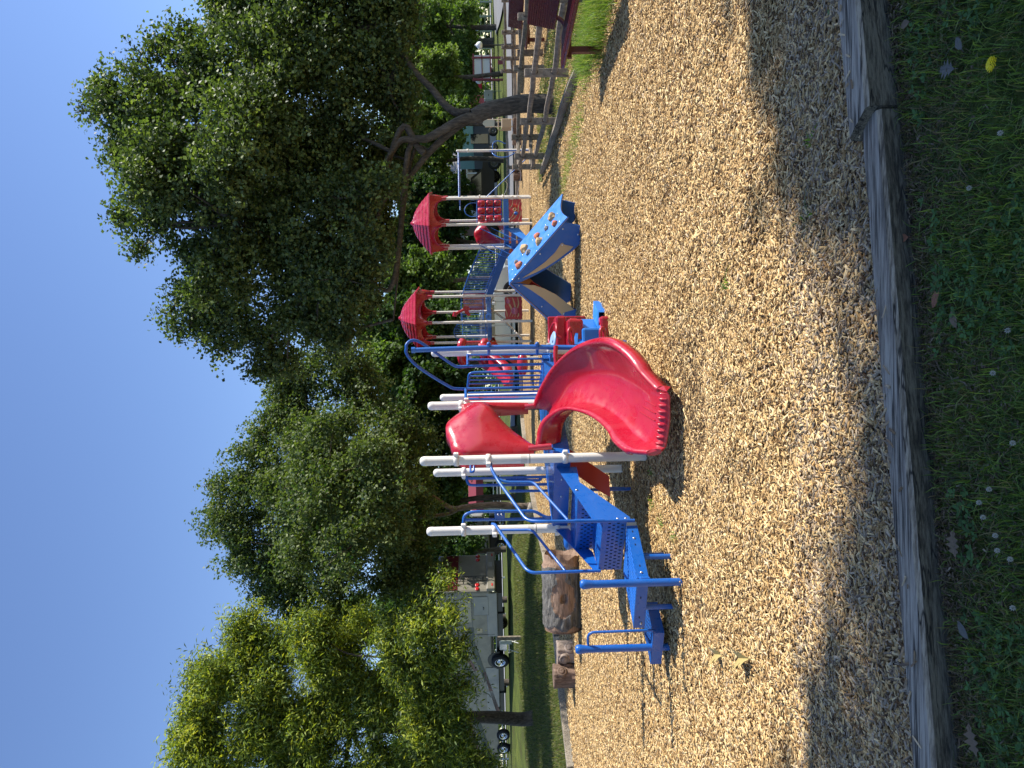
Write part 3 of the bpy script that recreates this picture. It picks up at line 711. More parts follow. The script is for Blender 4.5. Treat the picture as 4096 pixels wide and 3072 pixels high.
for q in (mid(pA, pT, .5), mid(pA, pD, .5), mid(pT, pB, .8)):
    mb.tube([onz(mid(q, (pA+pB)/2, .25), -.1), onz(mid(q, (pA+pB)/2, .25), ZP)], .022, 10)
mb.build('platform_leg', BLUE, pl)
# small lower step beside the platform
q0 = onz(W(583, 2600, 6.05), 0); dL = (pB-pT).normalized(); dM = d2
cS = onz(W(520, 2590, 6.0), 0)+Vector((0, .12, 0))
mb = MB(); mb.box(onz(cS, .15), (.34, .30, .01), (dL, dM, Vector((0, 0, 1)))); lo = mb.build('lower_step', BLUE, S)
mb = MB()
for sx, sy, lx, ly in ((0, 1, .34, .006), (0, -1, .34, .006), (1, 0, .006, .30), (-1, 0, .006, .30)):
    mb.box(onz(cS, .11)+dL*(.17*sx)+dM*(.15*sy), (lx if sy else .006, ly if not sy else .006, .09), (dL, dM, Vector((0, 0, 1))))
mb.build('skirt', BLUE, lo)
mb = MB()
for i in range(8):
    for j in range(5): mb.box(onz(cS, .1565)+dL*(-.13+.037*i)+dM*(-.10+.05*j), (.007, .026, .003), (dL, dM, Vector((0, 0, 1))))
mb.build('slot', HOLE, lo)
# blue posts
for T, zt in ((T1, .79), (T2, .79)):
    mb = MB(); mb.tube([onz(T, -.2), onz(T, zt-.08)], .030, 16); o = mb.build('support_post', BLUE, S)
    mb = MB(); mb.lathe(onz(T, zt-.09), [(.030, -.02), (.031, 0), (.036, .035), (.039, .055), (.036, .075), (.024, .088), (0, .09)], 16); mb.build('post_knob', BLUE, o)
lp_ = [Z(1800, 1388, 1435, 6.03), Z(1800, 1385, 1345, 5.98), Z(1800, 1870, 1328, 5.95), Z(1800, 1925, 1355, 5.95), Z(1800, 1930, 1430, 6.0)]
sub(o, 'hand_loop', BLUE, lambda m: m.tube(fillet(lp_, .07), .011, 10))
sub(S, 'bracket', BLUE, lambda m: m.box(onz(T1, ZP-.05)+Vector((0, .04, 0)), (.07, .05, .08), bev=.008))
# ---- stair handrails -------------------------------------------------------
def rail(pts, r=.0145, rr=.06, name='handrail', m=BLUE): return sub(S, name, m, lambda mb: mb.tube(fillet(pts, rr), r, 12))
r1 = [Z(1800, 668, 92, 6.78), Z(1800, 672, 135, 6.72), Z(1800, 722, 225, 6.62), Z(1800, 935, 520, 6.12), Z(1800, 1040, 528, 6.05), Z(1800, 1730, 520, 6.05)]
h1 = rail(r1)
sub(h1, 'lower_rail', BLUE, lambda m: m.tube(fillet([Z(1800, 700, 205, 6.66), Z(1800, 780, 237, 6.62), Z(1800, 985, 237, 6.60), Z(1800, 1238, 517, 6.06)], .05), .0125, 10))
sub(h1, 'rail_sleeve', BLUE, lambda m: m.tube([Z(1800, 1285, 524, 6.05), Z(1800, 1500, 522, 6.05)], .0175, 12))
r2 = [Z(1800, 680, 545, 7.22), Z(1800, 700, 548, 7.16), Z(1800, 930, 880, 6.50), Z(1800, 975, 906, 6.45), Z(1800, 1480, 890, 6.45)]
h2 = rail(r2)
sub(h2, 'lower_rail', BLUE, lambda m: m.tube(fillet([Z(1800, 745, 590, 7.1), Z(1800, 975, 588, 6.98), Z(1800, 1215, 888, 6.47)], .05), .0125, 10))
# ---- hand loops by the left opening ----------------------------------------
def hoop(zs, d, thk=.016):
    return sub(S, 'hand_loop_barrier', BLUE, lambda m: [m.tube(fillet([Z(1900, *q[:2], d+(q[2] if len(q) > 2 else 0), s=.18083, x0=1840) for q in z_], .07), thk, 10) for z_ in zs])
a = hoop([[(75, 1090), (90, 880), (280, 812), (1650, 795), (1830, 905), (1990, 955)], [(115, 995), (2060, 965)]], 7.55)
sub(a, 'mounting_plate', BLUE, lambda m: m.box(Z(1900, 880, 885, 7.53, s=.18083, x0=1840), (.08, .006, .105), bev=.002))
bolts(a, [Z(1900, x, 877, 7.51, s=.18083, x0=1840) for x in (845, 920)])
b = hoop([[(150, 0), (150, 120), (200, 220), (330, 230), (1960, 205), (2100, 215)], [(170, 80), (1980, 38)], [(1010, 118), (1280, 118), (1760, 118), (1800, 60)], [(1090, 358), (2120, 345)]], 8.15)
sub(a, 'foot_bracket', BLUE, lambda m: m.prism([Z(1900, *q, 7.5, s=.18083, x0=1840) for q in ((1880, 905), (2130, 905), (2180, 870), (2200, 1000), (2060, 1000), (1880, 960))], (0, 1, 0), .008))
sub(b, 'foot_bracket', BLUE, lambda m: m.prism([Z(1900, *q, 8.1, s=.18083, x0=1840) for q in ((1850, 25), (2070, 0), (2110, -20), (2120, 110), (2040, 75), (1850, 65))], (0, 1, 0), .008))
sub(S, 'top_loop', BLUE, lambda m: m.tube(fillet([Z(1800, 520, 115, 7.9), Z(1800, 520, 165, 7.85), Z(1800, 545, 160, 7.85), Z(1800, 545, 118, 7.9)], .03), .012, 8))
# pod climber step (blue dome) beyond the stairs
pc = Z(1800, 1235, 655, 7.9)
mb = MB(); mb.lathe(pc+Vector((0, 0, .02)), [(0, .02), (.08, .02), (.115, .0), (.12, -.03), (.10, -.09), (.05, -.13), (.02, -.14)], 20); mb.tube([onz(pc, -.1), pc-Vector((0, 0, .1))], .02, 10); mb.build('step_pod', BLUE, S)
mb = MB(); q = Z(1800, 1545, 290, 7.6); mb.tube([onz(q, 0), q+Vector((0, 0, .2))], .018, 10); mb.tube([q, q+Vector((-.0, .1, -.0))], .018, 8); mb.beam(Z(1800, 1510, 283, 7.5), Z(1800, 1660, 283, 7.5), .02, .03); mb.build('ladder_foot', BLUE, S)

# ---- spiral slide -----------------------------------------------------------
def slide():
    # measured stations: inner rim, inner floor edge, outer floor edge, outer rim (picture point and distance)
    ST = [((1297, 2150, 7.0), (1304, 2212, 7.0), (1428, 2193, 7.5), (1440, 2140, 7.5)),
          ((1385, 2170, 6.97), (1392, 2232, 6.97), (1462, 2236, 7.32), (1512, 2168, 7.40)),
          ((1444, 2246, 6.80), (1452, 2306, 6.80), (1532, 2290, 7.05), (1592, 2218, 7.15)),
          ((1440, 2325, 6.52), (1450, 2388, 6.52), (1570, 2372, 6.75), (1658, 2290, 6.80)),
          ((1412, 2387, 6.28), (1426, 2448, 6.28), (1566, 2452, 6.42), (1690, 2372, 6.45)),
          ((1368, 2436, 6.02), (1388, 2502, 6.04), (1545, 2518, 6.12), (1688, 2440, 6.12)),
          ((1320, 2464, 5.82), (1350, 2540, 5.84), (1520, 2568, 5.88), (1640, 2510, 5.88)),
          ((1280, 2520, 5.62), (1314, 2588, 5.66), (1502, 2606, 5.68), (1572, 2566, 5.70)),
          ((1272, 2588, 5.46), (1290, 2622, 5.50), (1490, 2638, 5.54), (1506, 2630, 5.55))]
    cols = [catmull([W(*st_[k]) for st_ in ST], 6) for k in range(4)]
    rows = []; n = len(cols[0])
    for i in range(n):
        IR, FI, FO, OR = [c[i] for c in cols]; u = i/(n-1)
        hz = (FO-FI); hz.z = 0; hz.normalize(); Zu = Vector((0, 0, 1)); rr = .034 if u < .86 else .022
        def wall(a, b, t): q = mid(a, b, t**.9); q.z = a.z+(b.z-a.z)*t**1.2-.0; return q
        sec = [IR-hz*rr*1.3-Zu*.085, IR-hz*rr*1.9-Zu*.03, IR-hz*rr*1.7+Zu*.0, IR-hz*rr*1.0+Zu*rr*.7, IR-hz*rr*.2+Zu*rr*.5, IR+hz*.006-Zu*.012]
        sec += [wall(FI, IR, t) for t in (.75, .5, .25, .08)]
        sec += [mid(FI, FO, t)-Zu*(.018*math.sin(math.pi*t)) for t in (.1, .3, .5, .7, .9)]
        sec += [wall(FO, OR, t) for t in (.08, .22, .4, .58, .76, .90)]
        sec += [OR-hz*.004-Zu*.010, OR+hz*rr*.3+Zu*rr*.6, OR+hz*rr*1.1+Zu*rr*.8, OR+hz*rr*1.9+Zu*rr*.1, OR+hz*rr*2.1-Zu*.03, OR+hz*rr*1.7-Zu*.085]
        und_ = [mid(FO, OR, .35)-Zu*.05+hz*.03, FO-Zu*.07, mid(FI, FO, .5)-Zu*.085, FI-Zu*.07, mid(FI, IR, .35)-Zu*.05-hz*.03]
        rows.append(sec+und_)
    e = rows[-1]; h = (cols[2][-1]-cols[2][-3]); h.z = 0; h.normalize(); m_ = len(e)
    wt = [1 if 7 <= i <= m_-13 or i >= m_-5 else .25 for i in range(m_)]
    for d, dz in ((.03, -.004), (.05, -.022), (.055, -.06)):
        rows.append([q+h*(d*wt[i])+Vector((0, 0, dz*wt[i] if i < m_-5 else 0)) for i, q in enumerate(e)])
    mb = MB(); mb.grid(rows, True, True); mb.add(rows[-1], [tuple(range(m_))[::-1]]); mb.add(rows[0], [tuple(range(m_))])
    sld = mb.build('spiral_slide', RED, S)
    for i in range(8):
        q = mid(cols[1][-1], cols[2][-1], .06+.88*i/7)+h*.012+Vector((0, 0, .002))
        mb = MB(); mb.tube([q-h*.03-Vector((0, 0, .006)), q-h*.01-Vector((0, 0, .002)), q+h*.016-Vector((0, 0, .004)), q+h*.034-Vector((0, 0, .018)), q+h*.04-Vector((0, 0, .045))], .011, 8); mb.build('lip_ridge', RED, sld)
    for i in range(4):
        mb = MB(); mb.tube([mid(cols[1][k], cols[2][k], .45+.15*i)+Vector((0, 0, -.012)) for k in range(n-13+i, n-3)], .004, 6); mb.build('floor_rib', RED, sld)
    sub(sld, 'slide_leg', ORANGE, lambda m: m.prism([W(1205, 2260, 7.1), W(1285, 2262, 7.0), W(1168, 2435, 7.0), W(1085, 2440, 7.1), W(1110, 2395, 7.1)], (0, 1, 0), .05))
    q = W(1420, 2600, 5.95); sub(sld, 'slide_foot', BLUE, lambda m: m.tube([onz(q, -.1), onz(q, .2)], .03, 10))
    return sld
sld = slide()
# ---- entrance hood over the slide ---------------------------------------------
def hood(S, Pa, Pb, z0, scale=1.0, m=RED, n=(0, 0, 0)):
    """moulded arch between two posts: u along the posts, height above z0, swelling outward"""
    d = (Pb-Pa); W_ = d.length; d.normalize(); out = Vector((d.y, -d.x, 0))
    if out.y > 0: out = -out
    # (outer outline, inner outline) matched by parameter
    O = [(.06, .06), (.05, .35), (.05, .65), (.04, .88), (.12, 1.0), (.26, 1.04), (.38, 1.09), (.50, 1.08), (.62, 1.01), (.74, .93), (.86, .92), (.95, .90), (.96, .65), (.96, .35), (.95, .08)]
    I = [(.20, .06), (.24, .13), (.28, .20), (.33, .28), (.39, .36), (.46, .44), (.53, .51), (.61, .57), (.69, .62), (.76, .65), (.81, .61), (.83, .5), (.84, .36), (.85, .22), (.86, .08)]
    sw = [0, .02, .05, .08, .12, .17, .22, .24, .22, .18, .12, .07, .04, .02, 0]
    K = 8; rows = []
    O2 = catmull([Vector((a, b, 0)) for a, b in O], 4); I2 = catmull([Vector((a, b, 0)) for a, b in I], 4); S2 = catmull([Vector((a, 0, 0)) for a in sw], 4)
    def P(u, h, o_): return onz(Pa+d*(u*W_)+out*(o_*scale), z0+h*scale)
    for o_, i_, s_ in zip(O2, I2, S2):
        s = s_.x; row = []
        row.append(P(o_.x, o_.y, -.05))
        for k in range(K+1):
            t = k/K; u = o_.x+(i_.x-o_.x)*t; h = o_.y+(i_.y-o_.y)*t
            bul = s*(1-t**3)*.4+s*1.15*t**1.6*.9+.05*math.sin(math.pi*t)
            row.append(P(u, h, .03+bul))
        row.append(P(i_.x, i_.y, .03+s-.035)); row.append(P(i_.x, i_.y, -.05))
        rows.append(row)
    mb = MB(); mb.grid(rows, True, True); nn = len(rows[0]); mb.add(rows[0], [tuple(range(nn))]); mb.add(rows[-1], [tuple(range(nn))[::-1]])
    return mb.build('slide_hood', m, S)
hd = hood(S, P1, P4, DK+.14, .82)
sub(hd, 'hood_leg', BLACKM, lambda m: [m.tube([onz(mid(P1, P4, t)+Vector((.01, -.02, 0)), DK), onz(mid(P1, P4, t)+Vector((.01, -.02, 0)), DK+.3)], .012, 8) for t in (.14, .88)])
sub(S, 'slide_sill', RED, lambda m: [m.tube([onz(mid(P1, P4, a), DK+.24)+Vector((.03, -.03, 0)), onz(mid(P1, P4, a), DK+.02)+Vector((.05, -.05, 0))], .03, 10) for a in (.12, .88)])
# second moulded hood on the far side of the deck
hood(S, P2, P5, DK+.19, .8)
# ---- barriers on the second deck ---------------------------------------------
def Z2(x, y, d): return Z(1200, x, y, d)
def bar_panel(lst, r=.0125, name='barrier'):
    return sub(S, name, BLUE, lambda m: [m.tube(fillet([Z2(*q) for q in l], .04), rr, 8) for l, rr in lst])
bar_panel([([(500, 400, 8.15), (500, 480, 8.1)], .016), ([(500, 405, 8.12), (1125, 398, 8.12)], .011), ([(500, 440, 8.1), (1125, 432, 8.1)], .011), ([(1110, 398, 8.1), (1110, 480, 8.1)], .02)])
b2 = bar_panel([([(500, 640, 8.6), (510, 540, 8.5), (560, 533, 8.5), (1040, 522, 8.5), (1075, 560, 8.5), (1060, 640, 8.6)], .015)]+[([(510, y, 8.55), (1060, y-6, 8.55)], .010) for y in (562, 590, 617)]+[([(480, 655, 8.3), (1045, 642, 8.3)], .015)])
bar_panel([([(485, 655, 8.2), (485, 735, 7.9)], .016), ([(1035, 655, 8.2), (1010, 735, 7.9)], .016), ([(500, 685, 8.1), (1035, 672, 8.1)], .011), ([(500, 708, 8.0), (1030, 697, 8.0)], .011), ([(490, 730, 7.9), (1010, 728, 7.9)], .013)])
# tall curved pole climber
pts = [onz(W(1701, 2500, 7.75), -.15), Z2(1670, 315, 7.75), Z2(1500, 322, 7.75), Z2(1350, 348, 7.7), Z2(1180, 350, 7.75), Z2(800, 347, 7.78), Z2(100, 370, 7.78)]
pc_ = sub(S, 'climbing_pole', BLUE, lambda m: m.tube(catmull(pts, 5), .0265, 14))
sub(pc_, 'pole_collar', BLUE, lambda m: m.tube([Z2(85, 370, 7.78), Z2(112, 369, 7.78)], .033, 14))
lo1 = catmull([Z2(48, 352, 7.8), Z2(45, 385, 7.82), Z2(70, 430, 7.85), Z2(130, 490, 7.9), Z2(240, 565, 8.0), Z2(340, 625, 8.1), Z2(390, 650, 8.15), Z2(440, 655, 8.2), Z2(490, 655, 8.25)], 5)
lo2 = catmull([Z2(48, 362, 7.8), Z2(48, 330, 7.8), Z2(80, 300, 7.82), Z2(130, 303, 7.85), Z2(210, 350, 7.9), Z2(320, 430, 8.0), Z2(385, 475, 8.05), Z2(430, 492, 8.08), Z2(520, 488, 8.1)], 5)+[Z2(1110, 470, 8.1)]
sub(pc_, 'arched_rail', BLUE, lambda m: m.tube(lo1, .0165, 12)); sub(pc_, 'arched_rail', BLUE, lambda m: m.tube(lo2, .0165, 12))
for x in (655, 1012): sub(pc_, 'pole_clamp', BLUE, lambda m: (m.tube([Z2(x, 318, 7.74), Z2(x, 400, 8.1)], .017, 10), m.ball(Z2(x, 325, 7.72), .024)))
for x, y0, y1 in ((1150, 338, 480), (1640, 325, 390)): sub(pc_, 'foot_peg', RED, lambda m: m.tube(catmull([Z2(x, y0, 7.72), Z2(x-4, (y0+y1)/2, 7.7), Z2(x+4, y1, 7.68)], 4), .024, 10, rads=None, oval=.8))
sub(pc_, 'foot_peg', RED, lambda m: m.tube([Z2(1385, 338, 7.7), Z2(1400, 372, 7.6)], .02, 10))
clampring(po['P6'], P6, .80)

# ================================================================ RIDE-ON BUGGY
BY = thing('sit_in_buggy', 'red and blue plastic sit-in buggy half hidden behind the spiral slide', 'play buggy', tuple(onz(W(1770, 2435, 9.0), 0)))
def ZB(x, y, d): return Z(1220, x, y, d, s=.3152, x0=2140)
def tub(mb, f, dback, dz=None, wl=.022):
    """open box: f = 4 picture corners of the front face (tl,tr,br,bl), pushed back by dback"""
    F = [ZB(*q) for q in f]; c = sum(F, Vector())/4; bk = Vector((.15, dback, 0))
    inn = [c+(p-c)*.78 for p in F]; Bk = [p+bk for p in inn]
    mb.add(F+inn, [(0, 1, 5, 4), (1, 2, 6, 5), (2, 3, 7, 6), (3, 0, 4, 7)])
    mb.add(inn+Bk, [(0, 1, 5, 4), (1, 2, 6, 5), (2, 3, 7, 6), (3, 0, 4, 7), (4, 5, 6, 7)])
    Fo = [p+bk*1.1+Vector((0, 0, .0)) for p in F]; mb.add(F+Fo, [(0, 4, 5, 1), (1, 5, 6, 2), (2, 6, 7, 3), (3, 7, 4, 0)])
sub(BY, 'seat', BLUEP, lambda m: tub(m, [(505, 500, 8.8), (515, 318, 8.95), (795, 318, 8.95), (835, 500, 8.8)], .30))
sub(BY, 'seat', BLUEP, lambda m: tub(m, [(790, 290, 8.9), (795, 68, 9.2), (925, 68, 9.2), (955, 285, 8.9)], .35))
sub(BY, 'seat_cushion', BLUEP, lambda m: m.box(ZB(710, 440, 8.82)+Vector((0, .16, -.05)), (.30, .25, .30), bev=.03))
sub(BY, 'seat_back', BLUEP, lambda m: m.box(ZB(615, 295, 9.3), (.05, .30, .50), bev=.015))
sub(BY, 'body', RED, lambda m: (m.box(ZB(315, 410, 9.35), (.52, .42, .14), bev=.03), m.box(ZB(315, 450, 9.1)-Vector((0, 0, .18)), (.5, .36, .2), bev=.03), m.box(ZB(300, 410, 9.4)-Vector((0, -.1, .12)), (.56, .04, .50), bev=.015), m.box(ZB(490, 420, 9.05), (.5, .05, .10), bev=.02)))
sub(BY, 'side_panel', RED, lambda m: m.box(ZB(920, 400, 8.95)+Vector((0, .15, 0)), (.5, .40, .19), bev=.03))
stw = ZB(240, 400, 8.95)
def ring(mb, c, R, r, ax, n=24, k=8):
    ax = Vector(ax).normalized(); x = ax.orthogonal().normalized(); y = ax.cross(x)
    mb.tube([V3(c)+x*(R*math.cos(2*math.pi*i/n))+y*(R*math.sin(2*math.pi*i/n)) for i in range(n)], r, k, closed=True)
sub(BY, 'steering_wheel', RED, lambda m: (ring(m, ZB(225, 365, 9.1), .14, .016, (.2, -.25, 1)), m.tube([ZB(225, 365, 9.1), ZB(330, 420, 9.1)], .02, 8)))
sub(BY, 'steering_wheel', mat('pale_blue_plastic', (.25, .38, .62), .4), lambda m: m.lathe(ZB(225, 465, 8.8), [(.02, .0), (.10, .012), (.13, 0), (.10, -.015), (.02, -.012)], 20, axis=(.15, -.2, 1)))
for x, y in ((445, 300), (850, 290)): sub(BY, 'grab_handle', RED, lambda m: m.tube(fillet([ZB(x+20, y+200, 8.7), ZB(x-15, y+150, 8.66), ZB(x-18, y+30, 8.66), ZB(x+5, y-10, 8.68), ZB(x+28, y+30, 8.7), ZB(x+35, y+190, 8.7)], .03), .022, 10))
sub(BY, 'base_post', STEEL, lambda m: m.tube([onz(BY.location+Vector((0, .3, 0)), -.1), onz(BY.location+Vector((0, .3, 0)), .25)], .05, 12))

# ================================================================ FAR PLAY STRUCTURE (two roofed hexagonal towers)
FS = thing('roofed_play_structure', 'larger play structure with two red-roofed towers joined by a sloping blue bridge', 'playground', (4.2, 24.8, gz(4.2, 24.8)))
CB, CC = V3((5.46, 24.4, 0)), V3((2.38, 25.35, 0)); RH = .93
def hexv(c, R=RH, k0=-16.5): return [c+Vector((math.sin(math.radians(k0+60*k)), -math.cos(math.radians(k0+60*k)), 0))*R for k in range(6)]
HB, HC_ = hexv(CB), hexv(CC)       # index 0 front, 1 front right, 2 rear right, 3 back, 4 rear left, 5 front left
zB, zC = gz(5.4, 24)+.90, gz(2.4, 25)+1.52
def hexroof(S, c, ze, R=1.15):
    V_ = hexv(c, R); mb = MB(); rows = []
    prof = [(1.0, 0), (1.0, .035)]
    N = 7
    for i in range(N):
        a = i/N; r0 = 1-.86*a; z0 = .035+.60*math.sin(a*1.4)/math.sin(1.4)
        r1 = 1-.86*(i+1)/N; z1 = .035+.60*math.sin((i+1)/N*1.4)/math.sin(1.4)
        prof += [(r1+.012, z1-(z1-z0)*.30), (r1+.003, z1-(z1-z0)*.05)]
    for r, z in prof:
        row = []
        for k in range(6):
            a, b = V_[k], V_[(k+1) % 6]
            for t in range(6):
                p = c+(mid(a, b, t/6)-c)*r; row.append(onz(p, ze+z+.007*math.sin(t*math.pi/3*2)*(.15 < r < .98)))
        rows.append(row)
    mb.grid(rows, False, True); mb.add(rows[-1], [tuple(range(36))]); mb.add(rows[0], [tuple(range(36))[::-1]])
    o = mb.build('roof', RED, S)
    mb = MB(); mb.lathe(onz(c, ze+.60), [(.185, -.07), (.175, .0), (.15, .04), (.07, .075), (.045, .12), (0, .135)], 14); mb.build('roof_finial', RED, o)
    mb = MB(); Vi = hexv(c, R*.93)
    for k in range(6):
        a, b = Vi[k], Vi[(k+1) % 6]; top, bot, bot2 = [], [], []
        for t in range(17):
            s = t/16; e = min(s, 1-s)
            dz = .40 if e < .07 else .12+.28*(1-math.sqrt(max(0, 1-((.5-e)/.43)**2)))
            q = mid(a, b, s); qi = c+(q-c)*.90
            top.append(onz(q, ze+.005)); bot.append(onz(c+(q-c)*.93, ze-dz)); bot2.append(onz(c+(q-c)*.86, ze-dz))
        mb.grid([top, bot, bot2], True)
        mb.grid([[onz(c+(p-c)*.84, ze-.02) for p in top], bot2], True)
    mb.build('roof_skirt', RED, o)
    for p in hexv(c): mb = MB(); mb.tube([onz(p, ze-.52), onz(p, ze-.30), onz(p, ze-.02)], .07, 12, rads=[.062, .066, .075]); mb.build('post_sleeve', RED, o)
    return o
zeB, zeC = 3.46, 4.06
hexroof(FS, CB, zeB); hexroof(FS, CC, zeC)
def towerposts(V_, ze, zd):
    for k, p in enumerate(V_):
        o = post(FS, p, ze, cap=False); 
        for z in (zd+.02, zd+.80): clampring(o, p, z, dirs=[(p-CB).normalized()[:2] if V_ is HB else (p-CC).normalized()[:2]])
towerposts(HB, zeB, zB); towerposts(HC_, zeC, zC)
deck(FS, HB, zB); deck(FS, HC_, zC)
def barrier(S, a, b, z0, z1, n=8, m=BLUE, arch=0, name='barrier', z0b=None, z1b=None, r=.014):
    d = (b-a).normalized(); a = a+d*.06; b = b-d*.06
    z0b = z0 if z0b is None else z0b; z1b = z1 if z1b is None else z1b
    def f(mb):
        mb.tube([onz(a, z0), onz(b, z0b)], r, 8)
        top = [onz(mid(a, b, t/8), z1+(z1b-z1)*t/8+arch*math.sin(math.pi*t/8)) for t in range(9)]
        mb.tube(top, r, 8)
        for i in range(n):
            t = (i+.5)/n; q = mid(a, b, t); mb.tube([onz(q, z0+(z0b-z0)*t), onz(q, z1+(z1b-z1)*t+arch*math.sin(math.pi*t))], r*.62, 6)
    return sub(S, name, m, f)
# tower B, front right side: nine turning game blocks, hoop above, puzzle panel below
a, b = HB[0], HB[1]; dB = (b-a).normalized(); nB = Vector((dB.y, -dB.x, 0)); nB = nB if nB.y < 0 else -nB
gp = sub(FS, 'game_frame', BLUE, lambda m: [m.tube([onz(a+dB*.05, z), onz(b-dB*.05, z)], .013, 8) for z in (zB+.06, zB+.88)]+[m.tube([onz(a+dB*t, zB+.06), onz(a+dB*t, zB+.88)], .009, 6) for t in (.20, .465, .73)])
for i in range(3):
    for j in range(3):
        q = onz(a+dB*(.20+.265*i), zB+.20+.265*j)
        k = MB(); k.lathe(q-Vector((0, 0, .115)), [(0, 0), (.085, 0), (.108, .02), (.11, .115), (.108, .21), (.085, .23), (0, .23)], 14); o = k.build('game_block', RED, gp)
        if (i, j) in ((1, 1), (2, 0), (0, 2), (1, 0), (2, 1)):
            k = MB(); ring(k, q+nB*.108, .05, .009, nB, 12, 6); k.build('ring_mark', BLACKM, o)
sub(FS, 'arch_hoop', BLUE, lambda m: m.tube(catmull([onz(a+dB*.28, zB+.88), onz(a+dB*.28, zB+1.08), onz(a+dB*.36, zB+1.22), onz(a+dB*.52, zB+1.28), onz(a+dB*.68, zB+1.2), onz(a+dB*.76, zB+1.05), onz(a+dB*.76, zB+.88)], 4), .014, 8))
def panel(S, a, b, z0, z1, m, name='activity_panel', off=0):
    d = (b-a).normalized(); n = Vector((d.y, -d.x, 0)); n = n if n.y < 0 else -n; a = a+d*.07; b = b-d*.07; k = 10
    poly = [onz(mid(a, b, t/k), z0+.012*math.sin(t*2.2)) for t in range(k+1)]+[onz(mid(a, b, 1-t/k), z1+.012*math.sin(t*1.9)) for t in range(k+1)]
    mb = MB(); mb.prism(poly, n, .02); return mb.build(name, m, S), a, b, n
pn, pa, pb, pn_n = panel(FS, HB[0], HB[1], zB-.58, zB-.17, RED)
def swirl(parent, pa, pb, n, z0, z1, items, m):
    mb = MB(); 
    for pts, w_ in items:
        P = [onz(mid(pa, pb, u), z0+(z1-z0)*v)+n*.0125 for u, v in pts]; P = catmull(P, 5); L_ = []
        for i, p in enumerate(P):
            t = (P[min(i+1, len(P)-1)]-P[max(i-1, 0)]).normalized(); s = n.cross(t); ww = w_*(.25+.75*math.sin(math.pi*min(.98, .1+i/len(P))))
            L_.append([p+s*ww/2, p-s*ww/2])
        mb.grid(L_, False)
    return mb.build('swirl', m, parent)
swirl(pn, pa, pb, pn_n, zB-.58, zB-.17, [([(.05, .9), (.2, .55), (.45, .3), (.7, .25), (.95, .05)], .03), ([(.10, 1), (.3, .7), (.6, .5), (.95, .35)], .03), ([(.6, .95), (.75, .75), (.97, .7)], .025), ([(.05, .3), (.25, .15), (.5, .08)], .025)], TANP)
for u, v, m_, r in ((.36, .45, BLUE, .055), (.70, .55, ORANGE, .05)):
    q = onz(mid(pa, pb, u), zB-.58+.41*v)+pn_n*.03; k = MB(); k.ball(q, r, 12, (1, .6, 1.2)); k.build('puzzle_knob', m_, pn)
k = MB(); ring(k, onz(mid(pa, pb, .53), zB-.35)+pn_n*.03, .05, .012, pn_n, 14, 6); k.build('puzzle_ring', TANP, pn)
for P_ in (HB[0], HB[1]):
    for z in (zB-.28, zB-.45): k = MB(); k.tube(catmull([onz(P_, z-.04)+(CB-P_)*.0+pn_n*.05, onz(P_, z)+pn_n*.09, onz(P_, z+.04)+pn_n*.05], 4), .014, 6); k.build('panel_hook', WHITE, pn)
# tower B, front left side: blue stair with handrails
n5 = (mid(HB[0], HB[5], .5)-CB).normalized(); m5 = mid(HB[0], HB[5], .5); t5 = (HB[5]-HB[0]).normalized()
def smallstair(S, m0, n, t, z, zg, w_=.62, nst=4):
    rise = (z-zg)/nst; run = .24; o0 = None
    mb = MB()
    for s in (-1, 1):
        p = m0+t*(s*w_/2); mb.prism([onz(p+n*.02, z), onz(p+n*(run*(nst-1)+.05), zg+rise*.9), onz(p+n*(run*(nst-1)+.05), zg+rise*.2), onz(p+n*.02, z-.45)], t, .02)
    o0 = mb.build('stair', BLUEP, S)
    for i in range(nst-1):
        zz = z-rise*(i+1); c = m0+n*(run*(i+.5)+.02)
        mb = MB(); mb.box(onz(c, zz), (w_-.03, run, .02), (t, n, Vector((0, 0, 1)))); mb.box(onz(c+n*run/2, zz-.07), (w_-.03, .012, .14), (t, n, Vector((0, 0, 1)))); mb.build('step', BLUE, o0)
    for s in (-1, 1):
        p = m0+t*(s*(w_/2+.03)); f = onz(p+n*(run*(nst-1)), 0)
        sub(o0, 'handrail', BLUE, lambda m: (m.tube(fillet([onz(p, z+.85), onz(p+n*.05, z+.8), onz(f, zg+rise+.65), onz(f, zg)], .08), .014, 8), m.tube([onz(p+n*.02, z+.45), onz(f, zg+rise+.30)], .012, 8)))
    return o0
smallstair(FS, m5, n5, t5, zB-.02, gz(*CB[:2])+.02)
sub(FS, 'transfer_step', BLUEP, lambda m: (m.box(onz(m5+n5*1.05, zB-.72), (.55, .45, .02), (t5, n5, Vector((0, 0, 1)))), m.box(onz(m5+n5*1.27, zB-.78), (.55, .02, .14), (t5, n5, Vector((0, 0, 1)))), m.box(onz(m5+n5*1.0+t5*-.28, zB-.80), (.04, .1, .5), (t5, n5, Vector((0, 0, 1))))))
